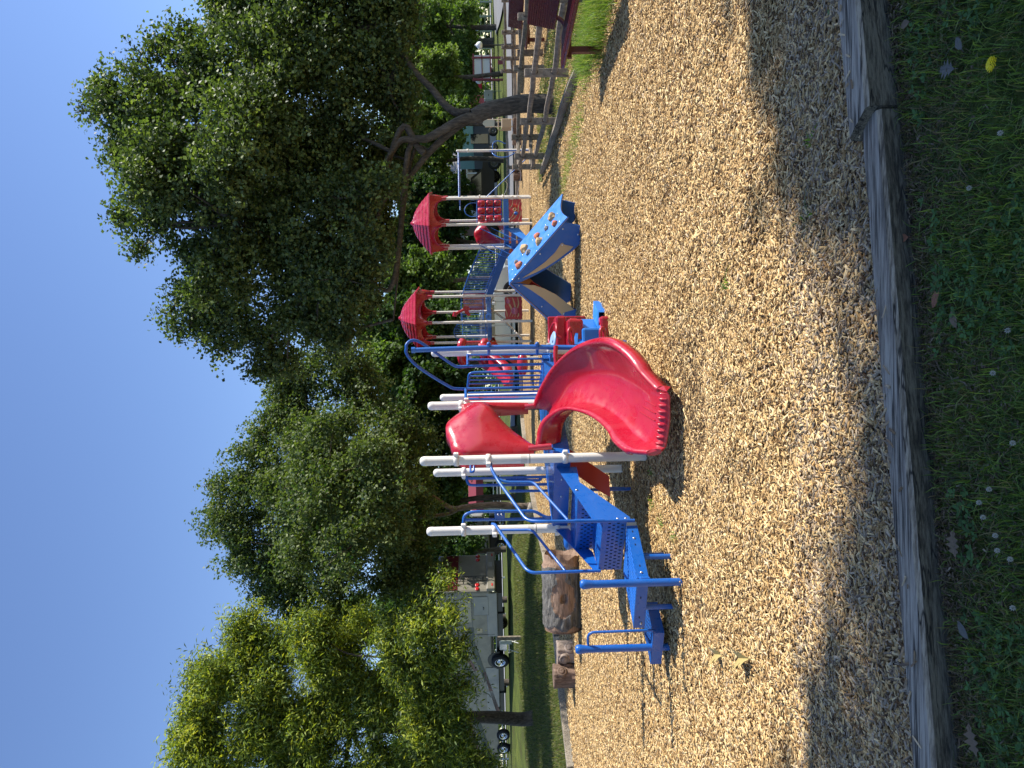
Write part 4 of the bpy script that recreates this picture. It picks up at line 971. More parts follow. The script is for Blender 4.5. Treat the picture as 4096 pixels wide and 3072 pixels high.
# rear sides of tower B
hood(FS, HB[4], HB[3], zB+.10, .85)
def straight_slide(S, m0, n, t, z, zg, L, m, name='slide', w_=.5):
    rows = []
    for i in range(19):
        u = i/18; x = L*u; zz = z+(zg+.25-z)*(1 if u > .88 else sstep(u/.88)*.35+(u/.88)*.65)
        p = m0+n*x; hw = w_/2
        rows.append([onz(p+t*a, zz+b) for a, b in ((-hw-.06, .10), (-hw-.05, .20), (-hw, .21), (-hw+.03, .1), (-hw+.10, .0), (0, -.01), (hw-.10, 0), (hw-.03, .1), (hw, .21), (hw+.05, .2), (hw+.06, .1), (hw, -.07), (0, -.08), (-hw, -.07))])
    mb = MB(); mb.grid(rows, True, True); nn = len(rows[0]); mb.add(rows[0], [tuple(range(nn))]); mb.add(rows[-1], [tuple(range(nn))[::-1]])
    return mb.build(name, m, S)
nr = (mid(HB[3], HB[4], .5)-CB).normalized(); straight_slide(FS, mid(HB[3], HB[4], .5), nr, Vector((nr.y, -nr.x, 0)), zB, gz(5, 26), 2.0, RED)
barrier(FS, HB[2], HB[3], zB+.06, zB+.9)
# overhead ladder to a single far post, chained climber bar
PF = onz(W(2493, 2072, 24.5), 0); PF.x = 7.9; zL = 2.52
ztp = W(2493, 1828, PF.y).z
pf = post(FS, PF, ztp+.03, cap=True); A1 = HB[1]; A2 = HB[2]
zbar = ztp-.04
side = (PF-A1).normalized(); sn = Vector((-side.y, side.x, 0))
lad = sub(FS, 'overhead_ladder', BLUE, lambda m: (m.tube([onz(A1, zbar-.03), onz(PF, zbar)], .024, 8), m.tube([onz(A1+sn*.62, zbar-.03), onz(PF+sn*.62, zbar)], .02, 8)))
L_ = (PF-A1).length
for i in range(6):
    q = onz(mid(A1, PF, (i+.5)/6), zbar-.02); k = MB(); k.tube([q, q+sn*.62], .015, 8); k.build('rung', BLUE, lad)
for z in (ztp-.35, ztp-.36): clampring(pf, PF, z, dirs=[side])
q1 = W(2500, 1970, PF.y-.1)
sub(FS, 'hand_hoop', BLUE, lambda m: (m.tube(catmull([onz(PF+side*.0, q1.z+.02), onz(PF-side*.22-sn*.1, q1.z+.0), onz(PF-side*.40-sn*.15, q1.z-.18), onz(PF-side*.40-sn*.15, q1.z-.5), onz(PF-side*.2-sn*.1, q1.z-.75)], 5), .018, 8), m.tube(catmull([onz(PF, q1.z), onz(PF+side*.22-sn*.1, q1.z-.02), onz(PF+side*.32-sn*.1, q1.z-.2), onz(PF+side*.28, q1.z-.45)], 5), .018, 8), m.tube([onz(PF-side*.1-sn*.1, q1.z+.1), onz(PF-side*.1-sn*.1, gz(PF.x, PF.y))], .018, 8)))
sub(FS, 'leaning_pole', BLUE, lambda m: m.tube([onz(HB[1], zB+.55)+side*.05, onz(HB[1]+side*1.0-sn*.9, gz(6.5, 23)+.02)], .017, 8))
for s in (.4, .7):
    q = mid(onz(HB[1], zB+.55), onz(HB[1]+side*1.0-sn*.9, gz(6.5, 23)), s); sub(FS, 'chain', STEEL, lambda m: m.tube(catmull([q, q+Vector((-.3*s, .1, -.1)), onz(HB[1], q.z+.05)], 4), .008, 5))
# sloping bridge
mB_, mC_ = mid(HB[4], HB[5], .5), mid(HC_[1], HC_[2], .5)
def bridge():
    for nm, (a, b) in dict(f=(HB[5], HC_[1]), r=(HB[4], HC_[2])).items():
        mb = MB(); mb.prism([onz(a, zB+.02), onz(b, zC+.02), onz(b, zC-.20), onz(a, zB-.20)], Vector(((b-a).y, -(b-a).x, 0)), .03)
        o = mb.build('bridge_side', BLUED, FS)
        barrier(FS, a, b, zB+.05, zB+.80, n=17, name='bridge_rail', z0b=zC+.05, z1b=zC+.82, arch=.03)
    mb = MB(); mb.prism([onz(HB[5], zB), onz(HC_[1], zC), onz(HC_[2], zC), onz(HB[4], zB)], (0, 0, 1), .03); mb.build('bridge_deck', BLUE, FS)
bridge()
# tower C
fb = barrier(FS, HC_[0], HC_[1], zC+.12, zC+.86, n=6)
sub(fb, 'corner_bracket', BLUE, lambda m: [m.box(onz(mid(HC_[0], HC_[1], t), zC-.02), (.14, .05, .10), bev=.02) for t in (.2, .8)])
barrier(FS, HC_[5], HC_[0], zC+.05, zC+.98, n=10, arch=.16)
bk = sub(FS, 'steering_panel', RED, lambda m: m.box(onz(mid(HC_[2], HC_[3], .5), zC+.45), (.78, .03, .80), ((HC_[3]-HC_[2]).normalized(), Vector((0, 1, 0)), Vector((0, 0, 1)))))
k = MB(); qq = onz(mid(HC_[2], HC_[3], .45), zC+.62)-Vector((0, .05, 0)); ring(k, qq, .16, .012, (0, 1, 0), 20, 6); [k.tube([qq, qq+Vector((math.cos(t)*.16, 0, math.sin(t)*.16))], .008, 6) for t in [i*math.pi/4 for i in range(8)]]; k.build('helm', TANP, bk)
barrier(FS, HC_[3], HC_[4], zC+.05, zC+.9, n=8)
ts = onz(mid(HC_[0], HC_[1], .35), zC+.85)-Vector((0, .12, 0))
tel = sub(FS, 'telescope', RED, lambda m: (m.tube([ts+Vector((-.05, -.05, .22)), ts+Vector((.16, 0, -.20))], .035, 10, rads=[.055, .035]), m.prism([ts+Vector((x, -.05, z)) for x, z in ((-.02, -.12), (.18, -.05), (.22, -.18), (.16, -.30), (.05, -.24), (-.1, -.32), (-.12, -.22))], (0, 1, 0), .03), m.cyl(ts+Vector((-.12, -.03, .24)), ts+Vector((.02, -.06, .20)), .07, 12)))
pc2, qa, qb, qn = panel(FS, HC_[0], HC_[1], zC-1.20, zC-.62, RED)
swirl(pc2, qa, qb, qn, zC-1.20, zC-.62, [([(.98, .85), (.7, .75), (.4, .62), (.12, .75)], .05), ([(.98, .55), (.7, .45), (.42, .42), (.10, .60)], .05), ([(.98, .25), (.7, .2), (.45, .3), (.1, .45)], .045), ([(.35, .30), (.2, .22), (.08, .3)], .04), ([(.45, .95), (.25, .9), (.1, .88)], .03)], TANP)
PINKB = mat('clear_bubble', (.45, .10, .16), .15, coat=.5)
for u, v, r in ((.80, .78, .085), (.36, .42, .13)): k = MB(); k.ball(onz(mid(qa, qb, u), zC-1.2+.58*v)+qn*.02, r, 18, (1, .45, 1)); k.build('bubble_window', PINKB, pc2)
sub(FS, 'arched_step', GRAYP, lambda m: m.tube(catmull([onz(HC_[1], zC-.25), onz(mid(HC_[0], HC_[1], .6)+Vector((0, .5, 0)), zC-.12), onz(mid(HC_[0], HC_[1], .1)+Vector((0, .6, 0)), zC-.65)], 5), .035, 8))
sub(FS, 'arched_step', GRAYP, lambda m: m.tube(catmull([onz(HC_[4]+Vector((.6, .3, 0)), zC-.55), onz(HC_[4]+Vector((0.2, .3, 0)), zC-.95), onz(HC_[5]+Vector((0, .3, 0)), zC-1.25)], 5), .035, 8))
# orange slide from tower C (comes off the left, curving toward the camera) and red slide with hood
n4 = (mid(HC_[4], HC_[5], .5)-CC).normalized()
rows = []
for i in range(15):
    u = i/14; ang = u*.9; dirn = n4*math.cos(ang)+Vector((0, -1, 0))*math.sin(ang)
    p = mid(HC_[0], HC_[4], .35)+Vector((-.35, -.1, 0))+n4*(.1+1.1*u)+Vector((0, -.1*u, 0)); t = Vector((-n4.y, n4.x, 0)); zz = zC-.1-(zC-.45-gz(2, 24))*sstep(u)
    rows.append([onz(p+t*a, zz+b) for a, b in ((-.34, -.12), (-.33, .12), (-.27, .14), (-.22, .02), (0, -.04), (.22, .02), (.27, .14), (.33, .12), (.34, -.12), (0, -.18))])
mb = MB(); mb.grid(rows, True, True); mb.build('slide', ORANGE, FS)
rs = MB()
q = [W(1660, 1905, 22.5), W(1650, 1985, 22.4), W(1625, 2060, 22.2), W(1600, 2120, 22.0)]
HD = [W(1707, 1830, 22.8), W(1707, 1890, 22.8)]
def hood2(m):
    for V0 in (1846, 1935): m.tube(catmull([W(1620, V0+8, 22.6), W(1640, V0, 22.5), W(1690, V0-1, 22.5), W(1708, V0+6, 22.6)], 4), .13, 12, oval=.9)
    m.box(W(1700, 1890, 22.7), (.12, .3, .8), bev=.04)
sub(FS, 'slide_tunnel_hood', RED, hood2)
rows = []
for i in range(13):
    u = i/12; p = mid(W(1660, 1950, 22.6), W(1560, 2060, 21.4), u); p.z = 1.75-.75*sstep(u) ; t = Vector((.75, -.66, 0)).normalized()
    ww = .34-.06*u
    rows.append([p+t*a+Vector((0, 0, b)) for a, b in ((-ww-.05, -.05), (-ww-.04, .20), (-ww+.01, .22), (-ww+.07, .06), (0, 0), (ww-.07, .06), (ww-.01, .22), (ww+.04, .2), (ww+.05, -.05), (0, -.10))])
mb = MB(); mb.grid(rows, True, True); mb.add(rows[-1], [tuple(range(10))[::-1]]); mb.build('red_slide', RED, FS)
mb = MB(); mb.grid([[W(U, V, d) for U, V, d in r] for r in (((1670, 2050, 21.5), (1672, 2095, 21.2)), ((1625, 2062, 21), (1625, 2115, 20.8)), ((1580, 2082, 20.8), (1577, 2112, 20.6)))], True)
sub(FS, 'red_slide_exit', RED, lambda m: m.ball(W(1615, 2090, 20.9), .26, 18, (1.4, .9, .62)))
sub(FS, 'slide_support', GRAYP, lambda m: [m.tube([onz(p, gz(p.x, p.y)-.1), p], .03, 8) for p in (W(1640, 2040, 22.0), W(1615, 2085, 21.1))])

# ================================================================ ROCK CLIMBING WEDGE
g1, g2 = G(2106, 2322), G(1835, 2306)
ax = Vector(((g1-g2).x, (g1-g2).y, 0)).normalized(); bk = Vector((-ax.y, ax.x, 0))
cw = (g1+g2)/2
CWT = thing('rock_climbing_wedge', 'freestanding blue A-frame climbing wall with tan panels and rock holds', 'climbing wall', (cw.x, cw.y, 0))
def planept(U, V, off=0):
    """point of the near side panel's vertical plane seen at U,V"""
    r = ray(U, V); o = Vector((0, 0, HC)); c = V3((cw.x, cw.y, 0))+bk*off; t = (c-o).dot(bk)/r.dot(bk); return o+r*t
def P3z(x, y, off=0): return planept(3072-700-.5425*y, 1600+.5425*x, off)
apex = P3z(812, 800); WB = .88
wingR = [apex]+[P3z(*q) for q in ((1240, 312),)]+[P3z(*q) for q in ((1225, 350), (1330, 375), (1325, 400), (1322, 440), (1334, 480), (1326, 507), (1270, 562), (1185, 626), (1089, 688), (1010, 733), (890, 790))]
wingL = [apex]+[P3z(*q) for q in ((890, 802), (960, 815), (1080, 862), (1180, 925), (1308, 1000), (1310, 1040), (1297, 1112), (1240, 1150), (1185, 1142))]
insR = [P3z(*q) for q in ((900, 760), (990, 700), (1070, 640), (1142, 572), (1186, 505), (1200, 500), (1210, 512), (1278, 527), (1252, 553), (1163, 622), (1075, 680), (1000, 718))]
insL = [P3z(*q) for q in ((900, 808), (990, 812), (1060, 835), (1150, 880), (1220, 935), (1286, 992), (1215, 1010), (1207, 1030), (1195, 1030), (1150, 985), (1050, 905), (970, 850))]
OR_ = mat('plywood_edge', (.50, .25, .12), .6)
for off in (0, WB):
    for wing, ins in ((wingR, insR), (wingL, insL)):
        sh = bk*(off+(.011 if off == 0 else -.011))
        mb = MB(); mb.prism([p+sh for p in wing], bk, .022); o = mb.build('side_panel', BLUED, CWT)
        if off == 0:
            mb = MB(); mb.prism([p+bk*(-.004) for p in ins], bk, .006); mb.build('tan_inset', TANP, o)
            c_ = [(ins[5]+ins[0]*.02)] if wing is wingR else []
hs = [(875, 762), (1033, 582), (1200, 398), (1312, 438)]
bolts(CWT, [P3z(*q)+bk*-.003 for q in hs+[(878, 816), (1045, 970), (1210, 1122)]], -bk, .014)
bolts(CWT, [P3z(*q)+bk*-.008 for q in ((1197, 514), (1206, 1021))], -bk, .014)
# climbing faces
def face(pa, pb, m, notch):
    d = (pb-pa).normalized(); nrm = d.cross(bk); nrm = nrm if nrm.z > 0 else -nrm; n = 12
    e = [pb+bk*(WB*(i/n))-d*(.10*math.sin(math.pi*i/n) if notch else 0)-bk*.02*(i == 0) for i in range(n+1)]
    poly = [pa-bk*.015]+e+[pa+bk*(WB+.015)]
    mb = MB(); mb.prism([p+nrm*.013 for p in poly], nrm, .022); o = mb.build('climbing_face', m, CWT)
    mb = MB(); mb.prism([p+nrm*.0 for p in poly], nrm, .004); mb.build('plywood_edge', OR_, o)
    return o, d, nrm
tr = apex; fr, dR, nR_ = face(apex, P3z(1240, 312), BLUEP, True)
fl, dL_, nL_ = face(apex, P3z(1185, 1142), BLUEP, False)
LR = (P3z(1240, 312)-apex).length
HT = mat('tan_hold', (.50, .33, .16), .8, bump=(30, .5, .02)); HO = mat('rust_hold', (.45, .14, .07), .8, bump=(30, .5, .02)); HG = mat('grey_hold', (.22, .21, .20), .8, bump=(30, .5, .02)); HDk = mat('dark_hold', (.05, .03, .02), .9)
def facept(x, y):                       # picture crop point on the climbing face plane
    r = ray(3072-700-.5425*y, 1600+.5425*x); o = Vector((0, 0, HC)); c = apex+nR_*.024; t = (c-o).dot(nR_)/r.dot(nR_); return o+r*t
for i, (x, y, m_, s) in enumerate([(1125, 310, HT, .11), (1145, 362, HO, .085), (1083, 395, HG, .065), (1015, 452, HO, .085), (1028, 492, HT, .10), (920, 550, HT, .12), (950, 572, HG, .075), (860, 645, HG, .065), (884, 668, HO, .10)]):
    p = facept(x, y); bm = bmesh.new(); bmesh.ops.create_icosphere(bm, subdivisions=2, radius=1)
    for v in bm.verts:
        v.co *= 1+.35*noise.noise(v.co*1.7+Vector((i*3, 0, 0)))
    mb = MB(); mb.bm(bm, lambda q: p+dR*(q.x*s*.75)+bk*(q.y*s*.8)+nR_*(max(q.z, -.1)*s*.75+.0)); mb.build('rock_hold', m_, CWT)
pts_ = [facept(x, y) for x, y in ((850, 640), (850, 735), (905, 590), (925, 660), (980, 480), (1008, 560), (1075, 370), (1093, 445), (1160, 285), (1175, 345), (830, 700), (830, 770))]
bolts(fr, pts_, nR_, .012)
sub(CWT, 'cross_brace', RED, lambda m: m.beam(P3z(960, 800, .5), P3z(1180, 940, .5), .04, .10))

# ================================================================ LOG TUNNEL AND CARVED STUMPS
def lumpy(mb, c, axis, prof, n, amp, freq, grooves=0, seed=0, closed=True):
    c = V3(c); a = V3(axis).normalized(); x = Vector((0, 0, 1)) if abs(a.z) < .9 else Vector((1, 0, 0)); x = (x-a*a.dot(x)).normalized(); y = a.cross(x)
    rows = []
    for (r, h) in prof:
        row = []
        for k in range(n):
            t = 2*math.pi*k/n; nn_ = noise.noise(Vector((math.cos(t)*freq, math.sin(t)*freq, h*1.5+seed)))
            gr = grooves*abs(math.sin(t*9+2*noise.noise(Vector((t, h*4, seed))))) if grooves else 0
            rr = r*(1+amp*nn_)-gr*(r > .05); row.append(c+a*h+x*(rr*math.cos(t))+y*(rr*math.sin(t)))
        rows.append(row)
    mb.grid(rows, True, True)
ga, gb = G(835, 2318), G(548, 2325)          # right and left ends on the ground
LA = (gb-ga); LA.z = 0; LL = LA.length; LA.normalize(); RL = .335
LT = thing('log_tunnel', 'moulded hollow log tunnel with grey bark and a brown knothole', 'crawl tunnel', (ga.x, ga.y, 0))
perp = Vector((-LA.y, LA.x, 0)); perp = perp if perp.y > 0 else -perp
c0 = onz(ga, RL-.03)+perp*RL*.5
def logshape():
    mb = MB(); n = 96; N = 60; a = LA; x = Vector((0, 0, 1)); y = a.cross(x); rows = []; kn = []
    nearang = math.atan2((-perp).dot(y), 0)   # toward camera
    for i in range(N+1):
        h = LL*i/N; row = []; 
        for k in range(n):
            t = 2*math.pi*k/n; dx = math.cos(t); dy = math.sin(t); tow = dy*(1 if (-perp).dot(y) > 0 else -1)
            u = h/LL; v = dx
            bark = .09 < u+.02*math.sin(t*5) < .93+.015*math.sin(t*7)
            kd = math.hypot((u-.52)/.25, (v-.0)/.62)+.08*noise.noise(Vector((u*9, v*5, 1))) if tow > 0 else 9
            kd2 = math.hypot((u-.17)/.15, (v-.1)/.25) if tow > 0 else 9
            r = RL
            br = bark and kd > 1 and kd2 > 1
            r += (.020+.028*noise.noise(Vector((h*5, dx*14, dy*14)))+.014*noise.noise(Vector((h*14, dx*24, dy*24)))) if br else .008*noise.noise(Vector((h*2, dx*14, dy*14)))
            if kd < .30: r -= .16*sstep((.30-kd)/.12)
            if u < .04 or u > .97: r -= .02
            e = (-.07+.09*noise.noise(Vector((dx*2, dy*2, 0)))) if i == 0 else (-.03 if i == 1 else 0)
            row.append(c0+a*(h+e)+x*(r*dx)+y*(r*dy)); kn.append(0 if br else 1)
        rows.append(row)
    vs = [p for r_ in rows for p in r_]; 
    for i in range(N):
        for k in range(n):
            mb.k = kn[i*n+k]; o = len(mb.v)
            f = (i*n+k, i*n+(k+1) % n, (i+1)*n+(k+1) % n, (i+1)*n+k); mb.f.append(f); mb.sm.append(True); mb.mi.append(mb.k)
    mb.v = [tuple(p) for p in vs]; mb.k = 1
    inner = [[c0+a*h+x*(r*math.cos(2*math.pi*k/n))+y*(r*math.sin(2*math.pi*k/n)) for k in range(n)] for h, r in ((LL, RL-.005), (LL+.015, RL-.04), (LL, RL-.07), (LL*.7, RL-.09), (LL*.3, RL-.09), (0, RL-.06))]
    mb.grid(inner, True, True); mb.grid([inner[-1], rows[0]], True, True)
    return mb.build('log_shell', [LOGB, LOGI], LT)
logshape()
def stump(name, p, r, h, m, label, group=None, knots=2, seed=0):
    T = thing(name, label, 'play stump', (p.x, p.y, gz(p.x, p.y)), group); z0 = gz(p.x, p.y)-.04
    mb = MB(); lumpy(mb, (p.x, p.y, z0), (0, 0, 1), [(r*1.10, 0), (r*1.04, h*.12), (r, h*.3), (r*.98, h*.6), (r, h*.85), (r*1.02, h*.96), (r*.97, h), (r*.90, h-.008), (r*.4, h-.005), (0, h)], 60, .10, 1.6, r*.10, seed); mb.build('stump_body', m, T)
    for k in range(knots):
        t = -math.pi/2+(.5-k)*.9+seed*.3; q = Vector((p.x+math.cos(t)*r*.93, p.y+math.sin(t)*r*.93, z0+h*(.35+.3*k)))
        mb = MB(); d = Vector((math.cos(t), math.sin(t), 0)); mb.lathe(q, [(r*.42, -.03), (r*.40, .02), (r*.30, .045), (r*.24, .02), (r*.22, .045), (r*.1, .055), (0, .05)], 18, axis=d); mb.build('knot', m, T)
    return T
q = G(447, 2297); r_ = 50/FPX*q.y; stump('carved_stump', Vector((q.x, q.y+.2, 0)), r_, 76*q.y/FPX, STUMPL, 'pale carved toy stump standing between the log tunnel and the dark stump', 'carved stumps left', seed=1)
q = G(361, 2300); stump('carved_stump', Vector((q.x, q.y+.1, 0)), 49/FPX*q.y, 94*q.y/FPX, STUMPW, 'dark brown carved toy stump, taller and leftmost beside the pale one', 'carved stumps left', seed=4)
q = G(560, 2290); stump('small_stump', Vector((q.x, q.y+.8, 0)), .22, .35, STUMPW, 'low brown stump mostly hidden behind the left end of the log', None, 0, 2)

# ================================================================ SPLIT RAIL FENCE ROUND THE MAPLE
def rough(a, b, w0, h0, seed, m, name, par, n=9, warp=.03):
    a, b = V3(a), V3(b); d = (b-a).normalized(); s = Vector((0, 0, 1)).cross(d).normalized(); u = d.cross(s); rows = []
    for i in range(n+1):
        t = i/n; e = 1-.45*max(0, (abs(t-.5)-.42)/.08); c = mid(a, b, t)+s*warp*noise.noise(Vector((t*2, seed, 0)))+u*warp*noise.noise(Vector((t*2, seed, 5)))
        tw = .3*noise.noise(Vector((t*1.5, seed, 9)))
        row = []
        for k, (x, y) in enumerate(((-1, -.7), (-.5, -1), (.8, -.9), (1, -.2), (.7, .9), (-.2, 1), (-.9, .6))):
            x2 = x*math.cos(tw)-y*math.sin(tw); y2 = x*math.sin(tw)+y*math.cos(tw); j = 1+.12*noise.noise(Vector((t*5, k*3, seed)))
            row.append(c+s*(x2*w0*.5*e*j)+u*(y2*h0*.5*e*j))
        rows.append(row)
    mb = MB(); mb.grid(rows, False, True); mb.add(rows[0], [tuple(range(7))]); mb.add(rows[-1], [tuple(range(7))[::-1]])
    return mb.build(name, m, par)
def fence(pts, label, group, h=.80, pw=.145, rails=(.28, .62), m=RAILW, dz=0, rail_w=.10):
    F = thing('split_rail_fence', label, 'fence', (pts[0][0], pts[0][1], gz(*pts[0])), group)
    for i, p in enumerate(pts):
        mb = MB(); c = Vector((p[0], p[1], gz(*p)+h/2-.1)); mb.box(c, (pw*.95, pw*.62, h+.2), bev=.015)
        po_ = mb.build('fence_post', m, F)
        for r in rails: mb = MB(); mb.box(Vector((p[0], p[1], gz(*p)+r)), (pw*.40, pw*.66, .11)); mb.build('mortise', HDk, po_)
    for i, (a, b) in enumerate(zip(pts, pts[1:])):
        d = (V3((*b, 0))-V3((*a, 0))).normalized()
        for j, r in enumerate(rails):
            rough(V3((*a, gz(*a)+r+.02))-d*.10, V3((*b, gz(*b)+r-.01))+d*.10, rail_w*.9, rail_w, i*3+j+pts[0][0], m, 'rail', F)
    return F
p1 = G(2782, 2278); p2 = G(2588, 2232); p3 = G(2449, 2186); p4 = G(2406, 2170)
fr_ = [(p1.x+.05, p1.y-4.9), (p1.x+.03, p1.y-2.45), (p1.x, p1.y), (p2.x, p2.y), (p3.x, p3.y)]
fence(fr_, 'near run of grey split rail fence passing in front of the tree trunk', 'split rail fences')
k1 = [(7.7, 10.4), (7.75, 12.9), (7.75, 15.3), (7.75, 17.8), (p4.x+.9, p4.y+.3)]
fence(k1, 'darker back run of split rail fence behind the tree trunk', 'split rail fences')
fence([(p3.x+.02, p3.y+.1), (p4.x, p4.y), (p4.x+.9, p4.y+.35)], 'short end run of split rail fence closing the far corner', 'split rail fences')
# fallen edging rails at the fence foot
o = rough(G(2800, 2322)+Vector((0, 0, .06)), G(2380, 2172)+Vector((0, 0, .05)), .13, .13, 33, TIMBER, 'edging_log', None, 14, .08); tag(o, 'long grey log lying on the chips along the foot of the near fence', 'log')
o = rough(W(3072+300, 2070, 17.0), W(2700, 2088, 19.5), .12, .13, 41, TIMBER, 'long_rail', None, 14, .08)
tag(o, 'long pale weathered rail stretched level across the back of the enclosure', 'rail')
sub(o, 'rail_support', RAILW, lambda m: [m.box(Vector((x, y, gz(x, y)+.33)), (.12, .12, .66)) for x, y in [(W(3010, 2078, 17.3).x, 17.3), (W(2860, 2080, 18.4).x, 18.4)]])
f2 = [(W(U, 2060, d).x, d) for U, d in ((3072, 27), (2943, 27.6), (2884, 28.2), (2838, 28.8), (2788, 29.4))]
fence(f2, 'small far split rail fence beside the road with the maroon sign behind', 'split rail fences', h=.72, pw=.15, rails=(.26, .58))

# ================================================================ RED METAL BENCHES
def bench(x, y0, y1, z, label, h=.46, bt=.92):
    B = thing('park_bench', label, 'bench', (x, (y0+y1)/2, z), 'dark red metal benches'); 
    mb = MB(); rr = []
    def slab(c, ax1, ax2, ax3, L, Wd, th, ribs, name):
        mb = MB(); mb.box(c, (L, Wd, th), (ax1, ax2, ax3), .012)
        n = int(Wd/.028)
        for i in range(n):
            q = c+ax2*(-Wd/2+.02+(Wd-.04)*(i+.5)/n)+ax3*(th/2+.001); mb.tube([q-ax1*(L/2-.04), q+ax1*(L/2-.04)], .007, 6, oval=1)
            q = q-ax3*(th+.002); mb.tube([q-ax1*(L/2-.04), q+ax1*(L/2-.04)], .007, 6)
        return mb.build(name, MAROON, B)
    Y = Vector((0, 1, 0)); X = Vector((1, 0, 0)); Zv = Vector((0, 0, 1)); L = y1-y0
    slab(Vector((x, (y0+y1)/2, z+h)), Y, (X-Zv*.05).normalized(), (Zv+X*.05).normalized(), L, .42, .05, 0, 'seat')
    t = Vector((.22, 0, 1)).normalized(); bn = t.cross(Y)
    slab(Vector((x+.30, (y0+y1)/2-.04, z+.74)), Y, t, bn, L-.10, .36, .04, 0, 'backrest')
    for yy in (y0+.28, y1-.28):
        mb = MB(); mb.beam((x-.10, yy, z-.1), (x-.10, yy, z+h), .07, .07, up=(0, 1, 0)); mb.tube(catmull([(x+.05, yy, z+h-.05), (x+.25, yy, z+h+.02), (x+.33, yy, z+.62), (x+.38, yy, z+.85)], 4), .028, 8); mb.beam((x-.2, yy, z+h-.05), (x+.2, yy, z+h-.05), .05, .05)
        mb.build('leg', MAROON, B)
    return B
bench(4.22, 7.2, 9.25, 0, 'glossy dark red slatted bench standing in long grass in front of the fence')
q = W(3020, 2046, 17); bench(q.x-.1, 16.0, 18.2, gz(q.x, 17), 'second dark red bench, farther away beyond the split rail fence')

# ================================================================ TREES
def leafmat(name, trans=.35, rough=.5, spec=.45, tint=(1.8, 2.1, .6)): return vcol_mat(name, rough, trans, spec, tint)
LM = leafmat('maple_leaf', .24, .55, .28); LW = leafmat('willow_oak_leaf', .36, .55, .25, (1.9, 1.8, .45)); LBG = leafmat('background_leaf', .28, .6, .2)
def crown(parent, lobes, n, size, cols, m, aspect=.75, csize=.33, shell=.5, droop=.0, name='crown', ntip=0, per=26):
    """lobes: (centre, radius); leaves gathered in small sprays spread through the lobes"""
    vol = np.array([r**2.2 for _, r in lobes]); vol /= vol.sum(); ns = max(1, n//per)
    li = RNG.choice(len(lobes), ns, p=vol)
    Cc = np.array([list(c) for c, _ in lobes]); Rr = np.array([r for _, r in lobes])
    d = RNG.normal(0, 1, (ns, 3)); d /= np.linalg.norm(d, axis=1)[:, None]
    rad = (RNG.random(ns)**shell)
    tip = RNG.random(ns) < .08; rad = np.where(tip, 1+.42*RNG.random(ns)**1.6, rad)
    sc = np.array([1, 1, .88]); K_ = 15
    sdir = RNG.normal(0, 1, (len(lobes), K_, 3)); sdir /= np.linalg.norm(sdir, axis=2)[:, :, None]
    srad = RNG.uniform(.35, .82, (len(lobes), K_)); ssz = RNG.uniform(.24, .46, (len(lobes), K_)); kk = RNG.integers(0, K_, ns)
    scen = Cc[li]+sdir[li, kk]*(Rr[li]*srad[li, kk])[:, None]*sc
    inner = scen+d*(Rr[li]*ssz[li, kk]*RNG.random(ns)**.45)[:, None]
    SCn = np.where(tip[:, None], Cc[li]+d*(Rr[li]*rad)[:, None]*sc, inner)
    sz = csize*RNG.uniform(.55, 1.25, ns)*np.where(tip, .75, 1)
    # spray direction: outward, a bit up
    sd = d+np.array([0, 0, .35-droop]); sd /= np.linalg.norm(sd, axis=1)[:, None]
    idx = np.repeat(np.arange(ns), per); N = len(idx)
    t = RNG.uniform(-1, 1, N); q = RNG.normal(0, .38, (N, 3))*(1-.5*np.clip(t, 0, 1))[:, None]
    P = SCn[idx]+sd[idx]*(t*sz[idx])[:, None]+q*sz[idx][:, None]
    nrm = RNG.normal(0, .75, (N, 3))+sd[idx]*.35+np.array([.25, 0, .65]); nrm /= np.linalg.norm(nrm, axis=1)[:, None]
    a = RNG.normal(0, 1, (N, 3))+sd[idx]*.6-np.array([0, 0, .35+droop]); a -= nrm*np.sum(a*nrm, 1)[:, None]; a /= np.linalg.norm(a, axis=1)[:, None]
    b = np.cross(nrm, a); s = size*RNG.uniform(.6, 1.25, N)*.5
    v = np.zeros((N, 4, 3)); A = a*s[:, None]; B = b*(s*aspect)[:, None]; Nn = nrm*(s*.22)[:, None]
    v[:, 0] = P-A; v[:, 1] = P-A*.15+B+Nn; v[:, 2] = P+A*1.1; v[:, 3] = P-A*.15-B+Nn
    cb = np.array([c[0] for c in cols]); cw_ = np.array([c[1] for c in cols]); cw_ = cw_/cw_.sum()
    ci = RNG.choice(len(cols), ns, p=cw_)[idx]; swap = RNG.random(N) < .3; ci = np.where(swap, RNG.choice(len(cols), N, p=cw_), ci)
    c = cb[ci]*RNG.uniform(.75, 1.25, (N, 1))
    if parent is not None: v -= np.array(list(parent['_o']))
    o = np_mesh(name, v.reshape(-1, 3), np.full(N, 4), np.arange(N*4), m, np.repeat(c, 4, 0), parent); return o
def limb(mb, pts, r0, r1, n=10, wob=.0):
    P = catmull(pts, 5); k = len(P); mb.tube(P, r0, n, rads=[r0+(r1-r0)*(i/(k-1)) for i in range(k)])
